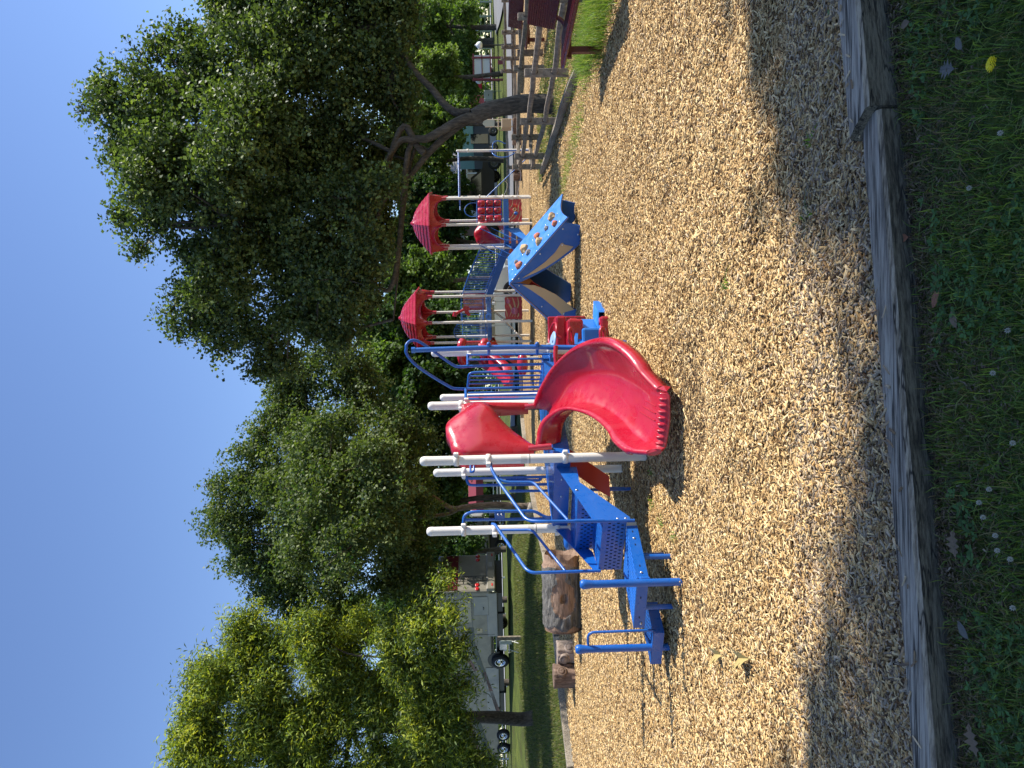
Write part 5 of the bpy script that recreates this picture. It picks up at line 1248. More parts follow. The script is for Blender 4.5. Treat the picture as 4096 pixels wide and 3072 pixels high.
def tree(name, label, base, trunks, lobes, n, size, cols, m, bark=BARK, group=None, aspect=.75, csize=.33, shell=.5, droop=0, twigs=2, r_tw=.035, cat='tree', per=26):
    T = thing(name, label, cat, tuple(base), group)
    mb = MB(); tips = []
    for pts, r0, r1 in trunks: limb(mb, pts, r0, r1, 12); tips.append((V3(pts[-1]), r1)); tips.append((V3(pts[-2]), r1*1.2))
    mb.build('trunk', bark, T)
    mb = MB()
    for c, r in lobes:
        c = V3(c); near = min(tips, key=lambda q: (q[0]-c).length); a = near[0]; L = (c-a).length
        if L > .2:
            pm = mid(a, c, .5)+Vector((random.uniform(-.1, .1), random.uniform(-.1, .1), .08))*L; limb(mb, [a, pm, c], max(near[1]*.8, r_tw), r_tw*.6, 7)
        for k in range(twigs):
            d = Vector((random.gauss(0, 1), random.gauss(0, 1), random.gauss(.3, 1))).normalized(); mb.tube([c, c+d*r*.5+Vector((0, 0, .05)), c+d*r*1.0], r_tw, 5, rads=[r_tw*.6, r_tw*.4, r_tw*.15])
    if lobes: mb.build('branches', bark, T)
    crown(T, [(V3(c), r) for c, r in lobes], n, size, cols, m, aspect, csize, shell, droop, per=per)
    return T
def F(x, y, d): return W(3072-1.8517*y, 1.8517*x, d)        # from the whole-picture view
def lob(lst, dz, jit=.8): return [(F(x, y, d+0), r*1.8517*d/FPX) for x, y, r, d in lst]
CM = [((.092, .128, .048), 3), ((.064, .094, .040), 3), ((.135, .178, .060), 2.2), ((.20, .24, .085), 1.0), ((.038, .058, .026), 1.6)]
# big maple on the right
D0 = p2.y+.75; bx = G(2649, 2229); bx = onz(W(2650, 2210, D0), 0)
def R4(x, y, d): return Z(0, x, y, d)
tb = [onz(bx, -.1), R4(1060, 765, D0), R4(900, 765, D0), R4(760, 790, D0), R4(640, 815, D0), R4(540, 862, D0)]
ml = [(270, 240, 75, 16.5), (345, 300, 95, 16.2), (330, 410, 75, 16), (470, 170, 105, 16.5), (300, 185, 40, 16.2), (560, 60, 115, 16.8), (470, 60, 60, 17.4), (440, 420, 110, 16), (560, 290, 130, 15.6), (640, 150, 130, 15.8), (700, 20, 125, 16.5), (550, -70, 130, 17), (560, 520, 110, 16.3),
      (440, 560, 75, 16.6), (430, 650, 60, 16.9), (510, 690, 80, 17), (585, 750, 55, 17.2), (640, 640, 110, 16.8), (680, 460, 120, 16.2), (750, 300, 110, 16.6), (790, 140, 95, 16.2), (810, 10, 90, 16.4), (730, 700, 70, 17), (760, 580, 85, 17.4), (660, 350, 120, 18), (560, 400, 120, 18.2), (640, 100, 130, 18.4), (760, 450, 60, 18), (700, -60, 130, 16.4), (845, 230, 50, 17), (390, 190, 75, 17.6), (300, 330, 60, 18), (800, 650, 42, 17.6), (335, 480, 45, 16.4), (620, 790, 40, 17.3), (350, 360, 90, 15.2), (500, 330, 110, 14.8), (480, 600, 80, 15.6), (790, 470, 75, 17.6), (805, 520, 42, 17.6), (770, 390, 80, 17.6), (720, 540, 90, 16.6), (830, 410, 45, 17.8), (840, 330, 45, 17.6), (700, 620, 80, 16), (790, 520, 60, 15.2), (745, 600, 65, 15.4), (795, 600, 40, 15.6), (790, 420, 45, 15.2), (225, 200, 38, 16.5), (185, 240, 22, 16.5), (250, 330, 30, 16.5), (270, 470, 30, 16.5), (300, 130, 28, 16.6), (345, 100, 30, 16.6), (400, 95, 40, 16.6), (365, 680, 26, 17), (410, 710, 30, 17), (300, 540, 22, 17), (480, 745, 35, 17), (560, 800, 28, 17.2), (870, 250, 38, 16.6), (880, 330, 36, 17), (885, 180, 36, 16.4), (860, 90, 60, 16.6), (835, 385, 40, 15.2), (870, 20, 55, 16.6)]
trunks = [(tb, .215, .17), ([R4(560, 850, D0), R4(480, 890, D0), R4(330, 1010, D0+.1), R4(200, 1140, D0+.2), R4(60, 1310, D0+.4), R4(-120, 1480, D0+.7), F(790, 560, D0+1.2)], .105, .04), ([R4(230, 1110, D0+.2), R4(80, 1190, D0+.4), F(850, 690, D0+.6)], .05, .02),
          ([R4(600, 860, D0), R4(470, 880, D0-.1), R4(330, 950, D0-.1), R4(200, 1020, D0-.1), R4(100, 1030, D0-.1), R4(-60, 1120, D0-.1), F(760, 560, D0-.3)], .12, .055), ([R4(110, 1040, D0-.1), R4(0, 960, D0-.1), F(790, 470, D0-.1), F(700, 420, D0-.2), F(560, 330, D0)], .08, .03),
          ([R4(180, 1130, D0), R4(60, 1120, D0), F(850, 610, D0), F(790, 600, D0+.1), F(700, 570, D0+.2), F(520, 480, D0)], .075, .025),
          ([R4(520, 830, D0), R4(420, 830, D0+.05), R4(330, 770, D0+.1), R4(230, 650, D0+.1), R4(120, 540, D0+.1), R4(0, 400, D0+.1), F(840, 170, D0+.2), F(790, 60, D0+.3)], .10, .04)]
tree('maple_tree', 'large dark green maple with a leaning forked trunk inside the split rail fence', bx, trunks, lob(ml, 0), 300000, .090, CM, LM, csize=.34, shell=.55, twigs=3, aspect=.8)
# middle maple
MM = [((.105, .135, .048), 3), ((.075, .105, .040), 2), ((.15, .185, .060), 2), ((.040, .080, .024), 1)]
mm = [(650, 850, 70, 27), (640, 930, 85, 26.5), (570, 1000, 80, 26), (525, 1090, 80, 26), (520, 1170, 65, 26), (570, 1220, 75, 26), (640, 1290, 70, 26.5), (620, 1180, 95, 25.2), (660, 1060, 110, 25), (700, 950, 100, 25.2), (770, 850, 85, 26.5), (800, 980, 110, 25), (770, 1130, 115, 24.6), (730, 1270, 90, 25), (860, 1080, 95, 25), (870, 950, 85, 26), (850, 1230, 85, 25.3), (900, 1180, 70, 25.6), (470, 1050, 35, 26), (465, 1130, 40, 26), (590, 1290, 45, 26), (560, 925, 40, 26.3), (700, 1080, 120, 27.5), (900, 1040, 60, 26.4), (600, 820, 38, 27), (930, 1250, 45, 25.3), (700, 1080, 85, 22), (800, 1000, 75, 21.5), (640, 1180, 65, 22), (760, 1180, 75, 21), (850, 1060, 65, 21.5), (720, 930, 60, 23), (660, 1010, 70, 23.5), (840, 1160, 60, 22), (620, 850, 45, 26.5), (660, 800, 50, 26.8), (720, 780, 60, 26.8), (760, 790, 60, 26.5)]
q = G(1050, 2150); q = onz(W(1052, 2140, 27.0), gz(W(1052, 2140, 27.0).x, 27))
def R1(x, y, d): return Z(1800, x, y, d)
tree('slender_maple', 'mid-sized maple with a slim leaning trunk beyond the blue steps', q, [([q-Vector((0, 0, .2)), R1(900, 420, 27), R1(700, 405, 27), R1(500, 420, 27), R1(380, 430, 27), R1(250, 350, 26.8), R1(150, 290, 26.6)], .16, .07), ([R1(420, 440, 27), R1(300, 480, 27), F(830, 1120, 26.5), F(740, 1120, 26)], .09, .04)], lob(mm, 0), 190000, .112, MM, LM, bark=BARKL, csize=.42, shell=.6)
# willow oak on the left
WO = [((.29, .35, .060), 2.4), ((.19, .26, .055), 2.5), ((.10, .155, .042), 2.4), ((.38, .41, .08), 1.1), ((.055, .082, .032), 1.8)]
wl_ = [(530, 1350, 58, 22.5), (480, 1440, 75, 22), (440, 1530, 75, 22), (430, 1620, 78, 22), (440, 1700, 80, 22), (560, 1480, 75, 21.6), (590, 1390, 55, 22), (560, 1600, 85, 21.6), (670, 1360, 62, 21.8), (690, 1440, 60, 21.6), (680, 1580, 85, 21.4), (640, 1690, 90, 21.6), (760, 1450, 60, 22), (800, 1530, 75, 21.6), (800, 1640, 75, 21.4), (840, 1380, 52, 20.6), (900, 1350, 55, 20.2), (955, 1330, 42, 20), (880, 1440, 50, 20.6), (930, 1420, 48, 20.4), (900, 1560, 55, 20.8), (900, 1650, 60, 20.8), (750, 1720, 80, 21.6), (990, 1640, 42, 20.6), (1040, 1650, 34, 20.4), (985, 1560, 28, 20.6), (960, 1490, 34, 20.6), (700, 1510, 90, 23), (600, 1560, 100, 23.4), (420, 1460, 38, 22), (400, 1580, 42, 22)]
tbp = onz(W(207, 2112, 25), gz(W(207, 2112, 25).x, 25))
def R5(x, y, d): return Z(2172, x, y, d)
tree('willow_oak', 'yellow-green willow oak with narrow leaves over the motorhome at the left', tbp, [([tbp-Vector((0, 0, .3)), R5(900, 1300, 25), R5(700, 1285, 24.6), R5(500, 1285, 24.2), R5(300, 1290, 23.6), F(880, 1580, 23), F(760, 1560, 22.6), F(620, 1570, 22.4)], .25, .10), ([F(880, 1580, 23), F(830, 1500, 22.2), F(860, 1420, 21)], .10, .04)], [(c, r*.93) for c, r in lob([(x+10, y+8, r, d) for x, y, r, d in wl_]+[(785, 1345, 42, 22.5), (740, 1390, 45, 22.8), (930, 1500, 45, 20.6), (945, 1590, 45, 20.6), (985, 1400, 38, 20), (975, 1540, 34, 20.4), (1000, 1590, 36, 20.4), (1010, 1480, 24, 20.4), (955, 1260, 26, 20.2)], 0)], 185000, .155, WO, LW, aspect=.26, csize=.46, shell=.5, droop=.1, per=24)
# trees behind the playground: (x, y in the whole view of the crown's middle, distance, crown radius px, height of the crown, label)
BGc = {'dark': [((.045, .085, .022), 3), ((.030, .062, .018), 3), ((.075, .12, .028), 1)], 'mid': [((.09, .14, .036), 3), ((.06, .10, .028), 2), ((.14, .20, .045), 2)], 'light': [((.14, .19, .05), 3), ((.10, .145, .04), 2), ((.20, .25, .07), 2)]}
bgt = [(925, 60, 46, 75, 'mid', 'leafy tree at the top right corner behind the street lamps'), (905, 160, 40, 62, 'light', 'pale green tree behind the maroon framed sign'), (920, 270, 37, 62, 'mid', 'mid green tree right behind the leaning maple trunk'), (880, 350, 41, 70, 'light', 'bright tree above the teal container'),
       (925, 430, 38, 62, 'dark', 'dark tree over the monkey bars'), (900, 520, 40, 75, 'dark', 'dark tree just left of the right-hand red roof'), (880, 610, 36, 75, 'mid', 'tree directly above the sloping bridge'), (895, 700, 33, 70, 'dark', 'dark tree behind the left-hand red roof'), (800, 700, 38, 70, 'mid', 'taller tree rising above the left-hand red roof'), (850, 790, 34, 80, 'mid', 'bushy tree behind the tall curved pole'),
       (930, 830, 32, 60, 'dark', 'low dark tree behind the arched blue rails'), (900, 930, 35, 78, 'dark', 'dark tree behind the slide hood'), (880, 1080, 36, 88, 'mid', 'tree behind the slim maple trunk'), (915, 1190, 44, 85, 'dark', 'dark tree over the white camper'), (880, 1300, 50, 90, 'dark', 'dark tree far behind the motorhome roof'), (900, 1480, 46, 90, 'dark', 'dark tree behind the willow oak'), (900, 1620, 46, 90, 'dark', 'dark tree behind the second camper at the left edge'), (770, 1340, 60, 60, 'mid', 'tree top in the gap between willow oak and slim maple')]
for i, (x, y, d, rp, kind, lb) in enumerate(bgt):
    R = rp*1.8517*d/FPX; c = F(x, y, d); b = onz(c, gz(c.x, c.y)); rnd = random.Random(i); L_ = []
    for k in range(13):
        a = k*2.4; rr = R*.68*math.sqrt((k+.5)/13); L_.append((c+Vector((math.cos(a)*rr, math.sin(a)*rr*.7, R*rnd.uniform(-.75, .72))), R*rnd.uniform(.34, .5)))
    for k in range(4): a = k*1.57+.4; L_.append((onz(c, max(b.z+1.5, c.z-R*1.05))+Vector((math.cos(a)*R*.6, math.sin(a)*R*.4, 0)), R*.42))
    tree('background_tree', lb, b, [([b-Vector((0, 0, .3)), mid(b, c, .35)+Vector((rnd.uniform(-.2, .2), 0, 0)), mid(b, c, .7)+Vector((rnd.uniform(-.3, .3), 0, 0)), c], R*.065+.05, .05)], L_, 24000, .20, BGc[kind], LBG, group='trees behind the playground', csize=R*.20, shell=.6, twigs=1, r_tw=.05)
# big pale oaks on the far right with low spreading limbs
for (x, y, d, R, lb, tr_) in [(960, 60, 62, 7.5, 'spreading pale oak on the far lawn at the right edge', (1035, 92)), (950, 230, 66, 6.0, 'pale oak on the far lawn behind the maroon sign', (1045, 155))]:
    c = F(x, y, d); b = F(1075, tr_[1], d); b = onz(b, gz(b.x, b.y)); L_ = []
    for k in range(16):
        a = k*2.4; rr = R*.8*math.sqrt((k+.5)/16); L_.append((Vector((b.x*.4+c.x*.6, c.y, b.z+2.2+R*.62))+Vector((math.cos(a)*rr, math.sin(a)*rr*.6, R*.5*math.sin(k*1.7))), R*.34))
    tree('far_oak', lb, b, [([b-Vector((0, 0, .2)), b+Vector((0, 0, 1.6)), b+Vector((.3, 0, 3)), b+Vector((.2, 0, 5))], .42, .2), ([b+Vector((0, 0, 1.7)), b+Vector((-1.2, 0, 2.8)), b+Vector((-3, 0, 4))], .2, .08), ([b+Vector((0, 0, 1.6)), b+Vector((1.4, 0, 2.6)), b+Vector((3, 0, 3.6))], .2, .08)], L_, 30000, .26, BGc['light'], LBG, group='pale oaks on the far lawn', csize=1.0, shell=.6, twigs=1)
# far wood closing the horizon
L_ = []
for i in range(90):
    a = -52+104*i/89; dd_ = 95+12*math.sin(i*1.3); x_ = dd_*math.tan(math.radians(a)); L_.append((Vector((x_, dd_, gz(x_, dd_)+random.uniform(2, 6.0))), random.uniform(2.6, 4.4))); L_.append((Vector((x_+1.0, dd_-2, gz(x_, dd_)+1.3)), 2.2))
o = crown(None, L_, 120000, .55, BGc['dark']+BGc['mid'], LBG, csize=1.3, shell=.6, name='far_wood'); tag(o, 'distant line of green trees closing the view', kind='stuff')
# shade trees standing right of the camera, outside the picture, that shade the near lawn
def shade_tree(bx_, by_, lobes_, n, label):
    b = Vector((bx_, by_, 0)); tree('shade_tree', label, b, [([b-Vector((0, 0, .3)), b+Vector((0, .1, 1.5)), b+Vector((.1, 0, 5)), b+Vector((0, 0, 11))], .3, .16)], [(V3(c), r) for c, r in lobes_], n, .17, CM, LM, group='shade trees beside the camera', csize=.4, shell=.7, twigs=1)
def sh(x, y, h, r):     # a lobe at height h whose shadow falls round (x, y) on the ground
    return (Vector((x, y, 0))+SUN*(h/SUN.z), r)
SHL = [sh(x, y, h*2.0, r) for x, y, h, r in [(-2.2, 1.2, 6.2, 1.3), (-.6, .9, 6.0, 1.35), (.9, 1.1, 6.4, 1.4), (2.2, 1.4, 6.2, 1.35), (-3.4, 2.2, 6.4, 1.15), (3.4, 2.4, 6.6, 1.3), (1.75, 2.95, 6.5, .75), (2.5, 3.2, 6.3, .7), (1.45, 3.3, 6.4, .25), (.6, 2.1, 6.6, .62), (-.6, 2.05, 6.4, .62), (-1.7, 2.3, 6.2, .6), (-1.5, 3.0, 6.0, .24), (-2.6, 2.7, 6.3, .62), (-2.0, 2.9, 6.1, .3), (-.2, 2.55, 6.4, .22), (1.1, 2.45, 6.6, .42), (2.0, 3.65, 6.3, .25), (.0, -.8, 7, 1.8), (2.8, -.5, 7, 1.8), (-2.8, -.6, 7, 1.8)]]
SHL += [(Vector((x, y, z)), 1.5) for x, y, z in [(1.2, -5, 3.6), (4.2, -4, 3.8), (5.6, -2.5, 5)]]  # low unseen lobes behind the camera, added to block sky light
shade_tree(14.0, -.2, SHL, 130000, 'shade tree standing to the right of the viewer, shading the near lawn')

# ================================================================ BACKGROUND VEHICLES AND BUILDINGS
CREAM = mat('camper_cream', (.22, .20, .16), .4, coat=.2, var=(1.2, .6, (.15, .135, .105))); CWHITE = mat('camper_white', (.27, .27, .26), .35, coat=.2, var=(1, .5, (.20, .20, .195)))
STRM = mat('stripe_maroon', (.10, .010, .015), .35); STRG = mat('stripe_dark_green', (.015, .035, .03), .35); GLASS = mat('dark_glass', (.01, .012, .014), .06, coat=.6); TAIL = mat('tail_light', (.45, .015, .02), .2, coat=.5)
CHROME = mat('chrome', (.6, .6, .6), .15, metal=1); TRIM = mat('grey_trim', (.10, .10, .10), .5)
class Fr:
    """local frame: x along, y across, z up"""
    def __init__(s, o, dx): s.o = V3(o); s.x = Vector((dx[0], dx[1], 0)).normalized(); s.y = Vector((-s.x.y, s.x.x, 0)); s.z = Vector((0, 0, 1)); s.ax = (s.x, s.y, s.z)
    def p(s, a, b, c): return s.o+s.x*a+s.y*b+s.z*c
def wheel(parent, fr, a, b, r, wd=.22, side=-1, m=CHROME):
    def f(mb):
        mb.lathe(fr.p(a, b, r), [(r*.62, -wd/2), (r*.9, -wd/2), (r, -wd*.35), (r, wd*.35), (r*.9, wd/2), (r*.62, wd/2)], 28, axis=fr.y*side)
    w_ = sub(parent, 'wheel', BLACKR, f)
    sub(w_, 'rim', m, lambda mb: (mb.lathe(fr.p(a, b, r), [(r*.62, wd*.42), (r*.60, wd*.5), (r*.52, wd*.40), (r*.45, wd*.25), (r*.16, wd*.30), (r*.12, wd*.45), (0, wd*.45)], 28, axis=fr.y*side)))
    sub(w_, 'hub_slots', BLACKM, lambda mb: [mb.box(fr.p(a+math.cos(t)*r*.36, b, r+math.sin(t)*r*.36)+fr.y*side*(wd*.29), (.05, .02, .05), fr.ax) for t in [k*math.pi/4 for k in range(8)]])
    return w_
def qpatch(mb, fr, pts, b, th=.012):
    """flat panel on the side plane y=b, pts in (x,z)"""
    mb.prism([fr.p(x, b, z) for x, z in pts], fr.y, th)
# motorhome --------------------------------------------------------
RVo = W(708, 1974, 33.6); RVo = onz(RVo, gz(RVo.x, RVo.y)+.18); fr = Fr(RVo, (-.86, .50))     # x runs toward its front (to the left)
MH = thing('motorhome', 'parked cream motorhome with maroon and dark green stripes, its rear toward the playground', 'motorhome', tuple(RVo))
LEN, WID, Z0_, Z1_ = 9.2, 2.45, .55, 3.35
sb = -1   # the side facing the camera is at y=0; body spans y 0..-WID or +WID
cs = 1 if fr.y.y > 0 else -1
def yb(v): return v*cs
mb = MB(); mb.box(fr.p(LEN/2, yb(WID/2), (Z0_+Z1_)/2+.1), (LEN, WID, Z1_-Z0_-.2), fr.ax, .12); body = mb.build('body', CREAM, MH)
for a, L in ((1.6, 2.9), (6.9, 3.0)): sub(MH, 'skirt', CWHITE, lambda m: m.box(fr.p(a, yb(.05), .75), (L, .12, .5), fr.ax, .03))
sub(MH, 'rear_bumper', CREAM, lambda m: m.box(fr.p(-.06, yb(WID/2), .78), (.2, WID, .42), fr.ax, .06))
sub(MH, 'rear_maroon_band', STRM, lambda m: m.box(fr.p(-.006, yb(WID/2), 2.72), (.02, WID-.2, .75), fr.ax))
sub(MH, 'wave_stripe', CREAM, lambda m: [m.tube(catmull([fr.p(-.02, yb(.35+.09*k), 2.38+.05*k), fr.p(-.02, yb(.9+.1*k), 2.6+.05*k), fr.p(-.02, yb(1.6+.1*k), 2.72+.03*k)], 5), .012, 5) for k in range(3)])
for k, (y_, z_) in enumerate(((.16, 1.42), (.40, 1.42), (2.05, 1.42), (2.29, 1.42))):
    sub(MH, 'tail_light', TAIL, lambda m: m.lathe(fr.p(-.0, yb(y_+.0), z_), [(.105, -.01), (.11, .01), (.10, .03), (.05, .04), (0, .042)], 18, axis=-fr.x))
for z_ in (.72,):
    for y_ in (.25, 2.2): sub(MH, 'reflector', TAIL, lambda m: m.box(fr.p(-.165, yb(y_), z_), (.02, .16, .07), fr.ax))
sub(MH, 'licence_plate', CWHITE, lambda m: m.box(fr.p(-.17, yb(1.55), .80), (.02, .32, .17), fr.ax))
sub(MH, 'rear_hatch', CREAM, lambda m: m.box(fr.p(-.012, yb(1.25), 1.35), (.03, 1.1, .62), fr.ax, .012))
sub(MH, 'ladder', BLACKM, lambda m: ([m.tube([fr.p(-.12, yb(y_), .9), fr.p(-.12, yb(y_), 3.2)], .018, 6) for y_ in (.55, .85)], [m.tube([fr.p(-.12, yb(.55), z_), fr.p(-.12, yb(.85), z_)], .016, 6) for z_ in (1.15, 1.5, 1.85, 2.2, 2.6)]))
sub(MH, 'undercarriage', BLACKM, lambda m: m.box(fr.p(LEN/2, yb(WID/2), .42), (LEN-.6, WID-.3, .34), fr.ax))
def sides(m, pts): qpatch(m, fr, pts, yb(-.008))
sub(MH, 'window', GLASS, lambda m: sides(m, ((.5, 1.75), (2.0, 1.75), (2.0, 2.35), (.5, 2.35))))
sub(MH, 'storage_door', CWHITE, lambda m: sides(m, ((.35, .92), (1.55, .92), (1.55, 1.62), (.35, 1.62))))
sub(MH, 'storage_door', CWHITE, lambda m: (sides(m, ((5.3, .62), (6.9, .62), (6.9, 1.15), (5.3, 1.15))), sides(m, ((7.1, .62), (8.7, .62), (8.7, 1.15), (7.1, 1.15)))))
sub(MH, 'panel_seam', TRIM, lambda m: [m.box(fr.p(x, yb(-.008), z), (w2, .016, h2), fr.ax) for x, z, w2, h2 in ((.35, 1.27, .018, .7), (1.55, 1.27, .018, .7), (.95, .92, 1.2, .018), (.95, 1.62, 1.2, .018), (4.6, 1.70, 9.0, .03), (2.9, 1.2, .018, 1.1), (5.3, .88, .018, .54), (6.9, .88, .018, .54), (6.1, 1.15, 1.6, .018))])
sub(MH, 'door_handle', TRIM, lambda m: m.box(fr.p(1.1, yb(-.03), 1.15), (.16, .03, .05), fr.ax))
sub(MH, 'stripe', STRM, lambda m: (sides(m, ((2.2, 2.95), (2.6, 3.0), (5.5, 1.75), (5.5, 1.55))), sides(m, ((5.6, 1.3), (9.0, .65), (9.0, .45), (5.6, 1.15)))))
sub(MH, 'stripe', STRG, lambda m: (sides(m, ((2.4, 1.9), (3.4, 2.0), (6.3, 1.25), (6.0, 1.10), (3.4, 1.65), (2.4, 1.65))), sides(m, ((3.3, 2.95), (3.6, 2.95), (6.6, 1.55), (6.4, 1.45)))))
sub(MH, 'slide_out', TRIM, lambda m: m.box(fr.p(6.5, yb(-.06), 2.45), (1.3, .12, 1.1), fr.ax, .02))
sub(MH, 'fuel_flap', GLASS, lambda m: sides(m, ((2.45, 1.25), (2.75, 1.25), (2.75, 1.5), (2.45, 1.5))))
sub(MH, 'wheel_arch', BLACKM, lambda m: m.prism([fr.p(4.75+.62*math.cos(t), yb(-.014), .45+.60*math.sin(t)) for t in [math.pi*k/14 for k in range(15)]], fr.y, .02))
wheel(MH, fr, 4.75, yb(-.05), .43, .26, -cs); wheel(MH, fr, 4.75, yb(WID-.1), .43, .26, -cs)
for a in (1.6, 7.4): sub(MH, 'mud_flap', BLACKR, lambda m: m.box(fr.p(a, yb(.3), .35), (.05, .4, .4), fr.ax))
# second camper at the far left -------------------------------------------
o2 = onz(W(260, 2030, 43.5), 0); o2.z = gz(o2.x, o2.y); f2_ = Fr(o2, (-.93, .36)); c2 = 1 if f2_.y.y > 0 else -1
CM2 = thing('fifth_wheel_camper', 'cream camper trailer with green and maroon bands behind the willow oak trunk', 'camper', tuple(o2))
sub(CM2, 'body', CREAM, lambda m: m.prism([f2_.p(x, c2*1.2, z) for x, z in ((0, .7), (9, .7), (9, 3.9), (.6, 3.9), (0, 3.5))], f2_.y, 2.4))
sub(CM2, 'stripe', STRG, lambda m: (qpatch(m, f2_, ((0, 2.5), (0, 2.1), (5, .9), (5, 1.3)), c2*-.008), qpatch(m, f2_, ((.0, 3.3), (0, 3.0), (7, 1.6), (7, 1.9)), c2*-.008)))
sub(CM2, 'stripe', STRM, lambda m: qpatch(m, f2_, ((0, 2.9), (0, 2.65), (6, 1.4), (6, 1.65)), c2*-.008))
sub(CM2, 'awning', mat('awning_cream', (.55, .52, .38), .7), lambda m: m.box(f2_.p(.8, c2*-.3, 3.55), (2.2, .7, .08), f2_.ax, .02))
for a in (2.5, 3.6): wheel(CM2, f2_, a, c2*-.0, .4, .25, -c2)
sub(CM2, 'window', GLASS, lambda m: qpatch(m, f2_, ((5.5, 2.2), (7, 2.2), (7, 3), (5.5, 3)), c2*-.012))
# white camper -------------------------------------------------------
o3 = onz(W(985, 2040, 48), 0); o3.z = gz(o3.x, o3.y); f3 = Fr(o3, (.93, -.2)); f3 = Fr(onz(W(882, 2040, 48), o3.z), (1, -.1)); c3 = 1 if f3.y.y > 0 else -1
WC = thing('white_truck_camper', 'white camper body with one dark window between the blue handrails', 'camper', tuple(f3.o))
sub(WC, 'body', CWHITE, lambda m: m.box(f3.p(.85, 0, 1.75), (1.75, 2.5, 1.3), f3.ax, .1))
sub(WC, 'cab', CWHITE, lambda m: m.box(f3.p(2.1, 0, 1.9), (.9, 2.3, .9), f3.ax, .1))
sub(WC, 'chassis', BLACKM, lambda m: m.box(f3.p(1.2, 0, .8), (2.6, 2.2, .6), f3.ax, .05))
sub(WC, 'window', GLASS, lambda m: m.box(f3.p(.95, -1.256, 1.9), (.55, .02, .55), f3.ax)); sub(WC, 'window', GLASS, lambda m: m.box(f3.p(2.25, -1.156, 2.05), (.4, .02, .35), f3.ax))
sub(WC, 'stripe', STRG, lambda m: m.box(f3.p(.5, -1.256, 1.25), (.8, .02, .10), f3.ax))
for a in (.5, 2.1): wheel(WC, f3, a, -1.1, .38, .25, -c3)
# silver car ---------------------------------------------------------
SILV = mat('silver_paint', (.50, .53, .56), .25, metal=.3, coat=.6)
o4 = W(1998, 2063, 31.5); o4 = onz(o4, gz(o4.x, o4.y)); f4 = Fr(o4, (-.93, .36)); c4 = 1 if f4.y.y > 0 else -1
CAR = thing('silver_minivan', 'silver minivan parked beyond the chips, seen through the sloping bridge', 'car', tuple(o4))
cp = [(-.05, .35), (-.08, .62), (.02, .80), (.30, .95), (.95, 1.08), (1.15, 1.15), (1.95, 1.72), (2.3, 1.82), (3.6, 1.84), (4.6, 1.75), (4.95, 1.2), (5.02, .55), (4.95, .30), (4.4, .22), (.4, .22)]
sub(CAR, 'body', SILV, lambda m: m.prism([f4.p(x, c4*.93, z) for x, z in cp], f4.y, 1.86))
sub(CAR, 'side_window', GLASS, lambda m: (m.prism([f4.p(x, c4*-.004, z) for x, z in ((1.35, 1.14), (1.98, 1.62), (2.35, 1.70), (2.5, 1.70), (2.5, 1.12))], f4.y, .012), m.prism([f4.p(x, c4*-.004, z) for x, z in ((2.6, 1.12), (2.6, 1.70), (3.5, 1.70), (3.5, 1.12))], f4.y, .012), m.prism([f4.p(x, c4*-.004, z) for x, z in ((3.6, 1.12), (3.6, 1.70), (4.5, 1.62), (4.7, 1.15))], f4.y, .012)))
sub(CAR, 'windscreen', GLASS, lambda m: m.prism([f4.p(1.16, c4*.12, 1.19), f4.p(1.92, c4*.2, 1.73), f4.p(1.92, c4*1.66, 1.73), f4.p(1.16, c4*1.74, 1.19)], f4.ax[2]+f4.x*-1.4, .015))
sub(CAR, 'door_seam', TRIM, lambda m: [m.box(f4.p(x, c4*-.003, .75), (.012, .012, .85), f4.ax) for x in (1.45, 2.55, 3.6)]+[m.box(f4.p(2.7, c4*-.004, .38), (2.6, .014, .07), f4.ax)]); sub(CAR, 'door_handle', SILV, lambda m: [m.box(f4.p(x, c4*-.015, 1.0), (.18, .03, .03), f4.ax) for x in (2.4, 2.75)])
for b_ in (.18, 1.66): sub(CAR, 'headlight', CHROME, lambda m: m.box(f4.p(.06, c4*b_, .74), (.18, .30, .16), f4.ax, .03))
sub(CAR, 'grille', TRIM, lambda m: m.box(f4.p(-.07, c4*.93, .52), (.04, .9, .2), f4.ax)); sub(CAR, 'mirror', SILV, lambda m: m.box(f4.p(1.5, c4*-.12, 1.15), (.12, .2, .14), f4.ax, .03))
sub(CAR, 'wheel_arch', BLACKM, lambda m: m.prism([f4.p(.95+.42*math.cos(t), c4*-.004, .33+.40*math.sin(t)) for t in [math.pi*k/12 for k in range(13)]], f4.y, .012)); sub(CAR, 'wheel_arch', BLACKM, lambda m: m.prism([f4.p(4.05+.42*math.cos(t), c4*-.004, .33+.40*math.sin(t)) for t in [math.pi*k/12 for k in range(13)]], f4.y, .012))
for a in (.95, 4.05): wheel(CAR, f4, a, c4*.08, .34, .22, -c4)
sub(CAR, 'roof_trim', CHROME, lambda m: m.tube(catmull([f4.p(1.2, c4*-.01, 1.14), f4.p(1.95, c4*.0, 1.70), f4.p(2.4, c4*.0, 1.80), f4.p(3.6, c4*0, 1.80), f4.p(4.6, c4*0, 1.72)], 5), .018, 6))
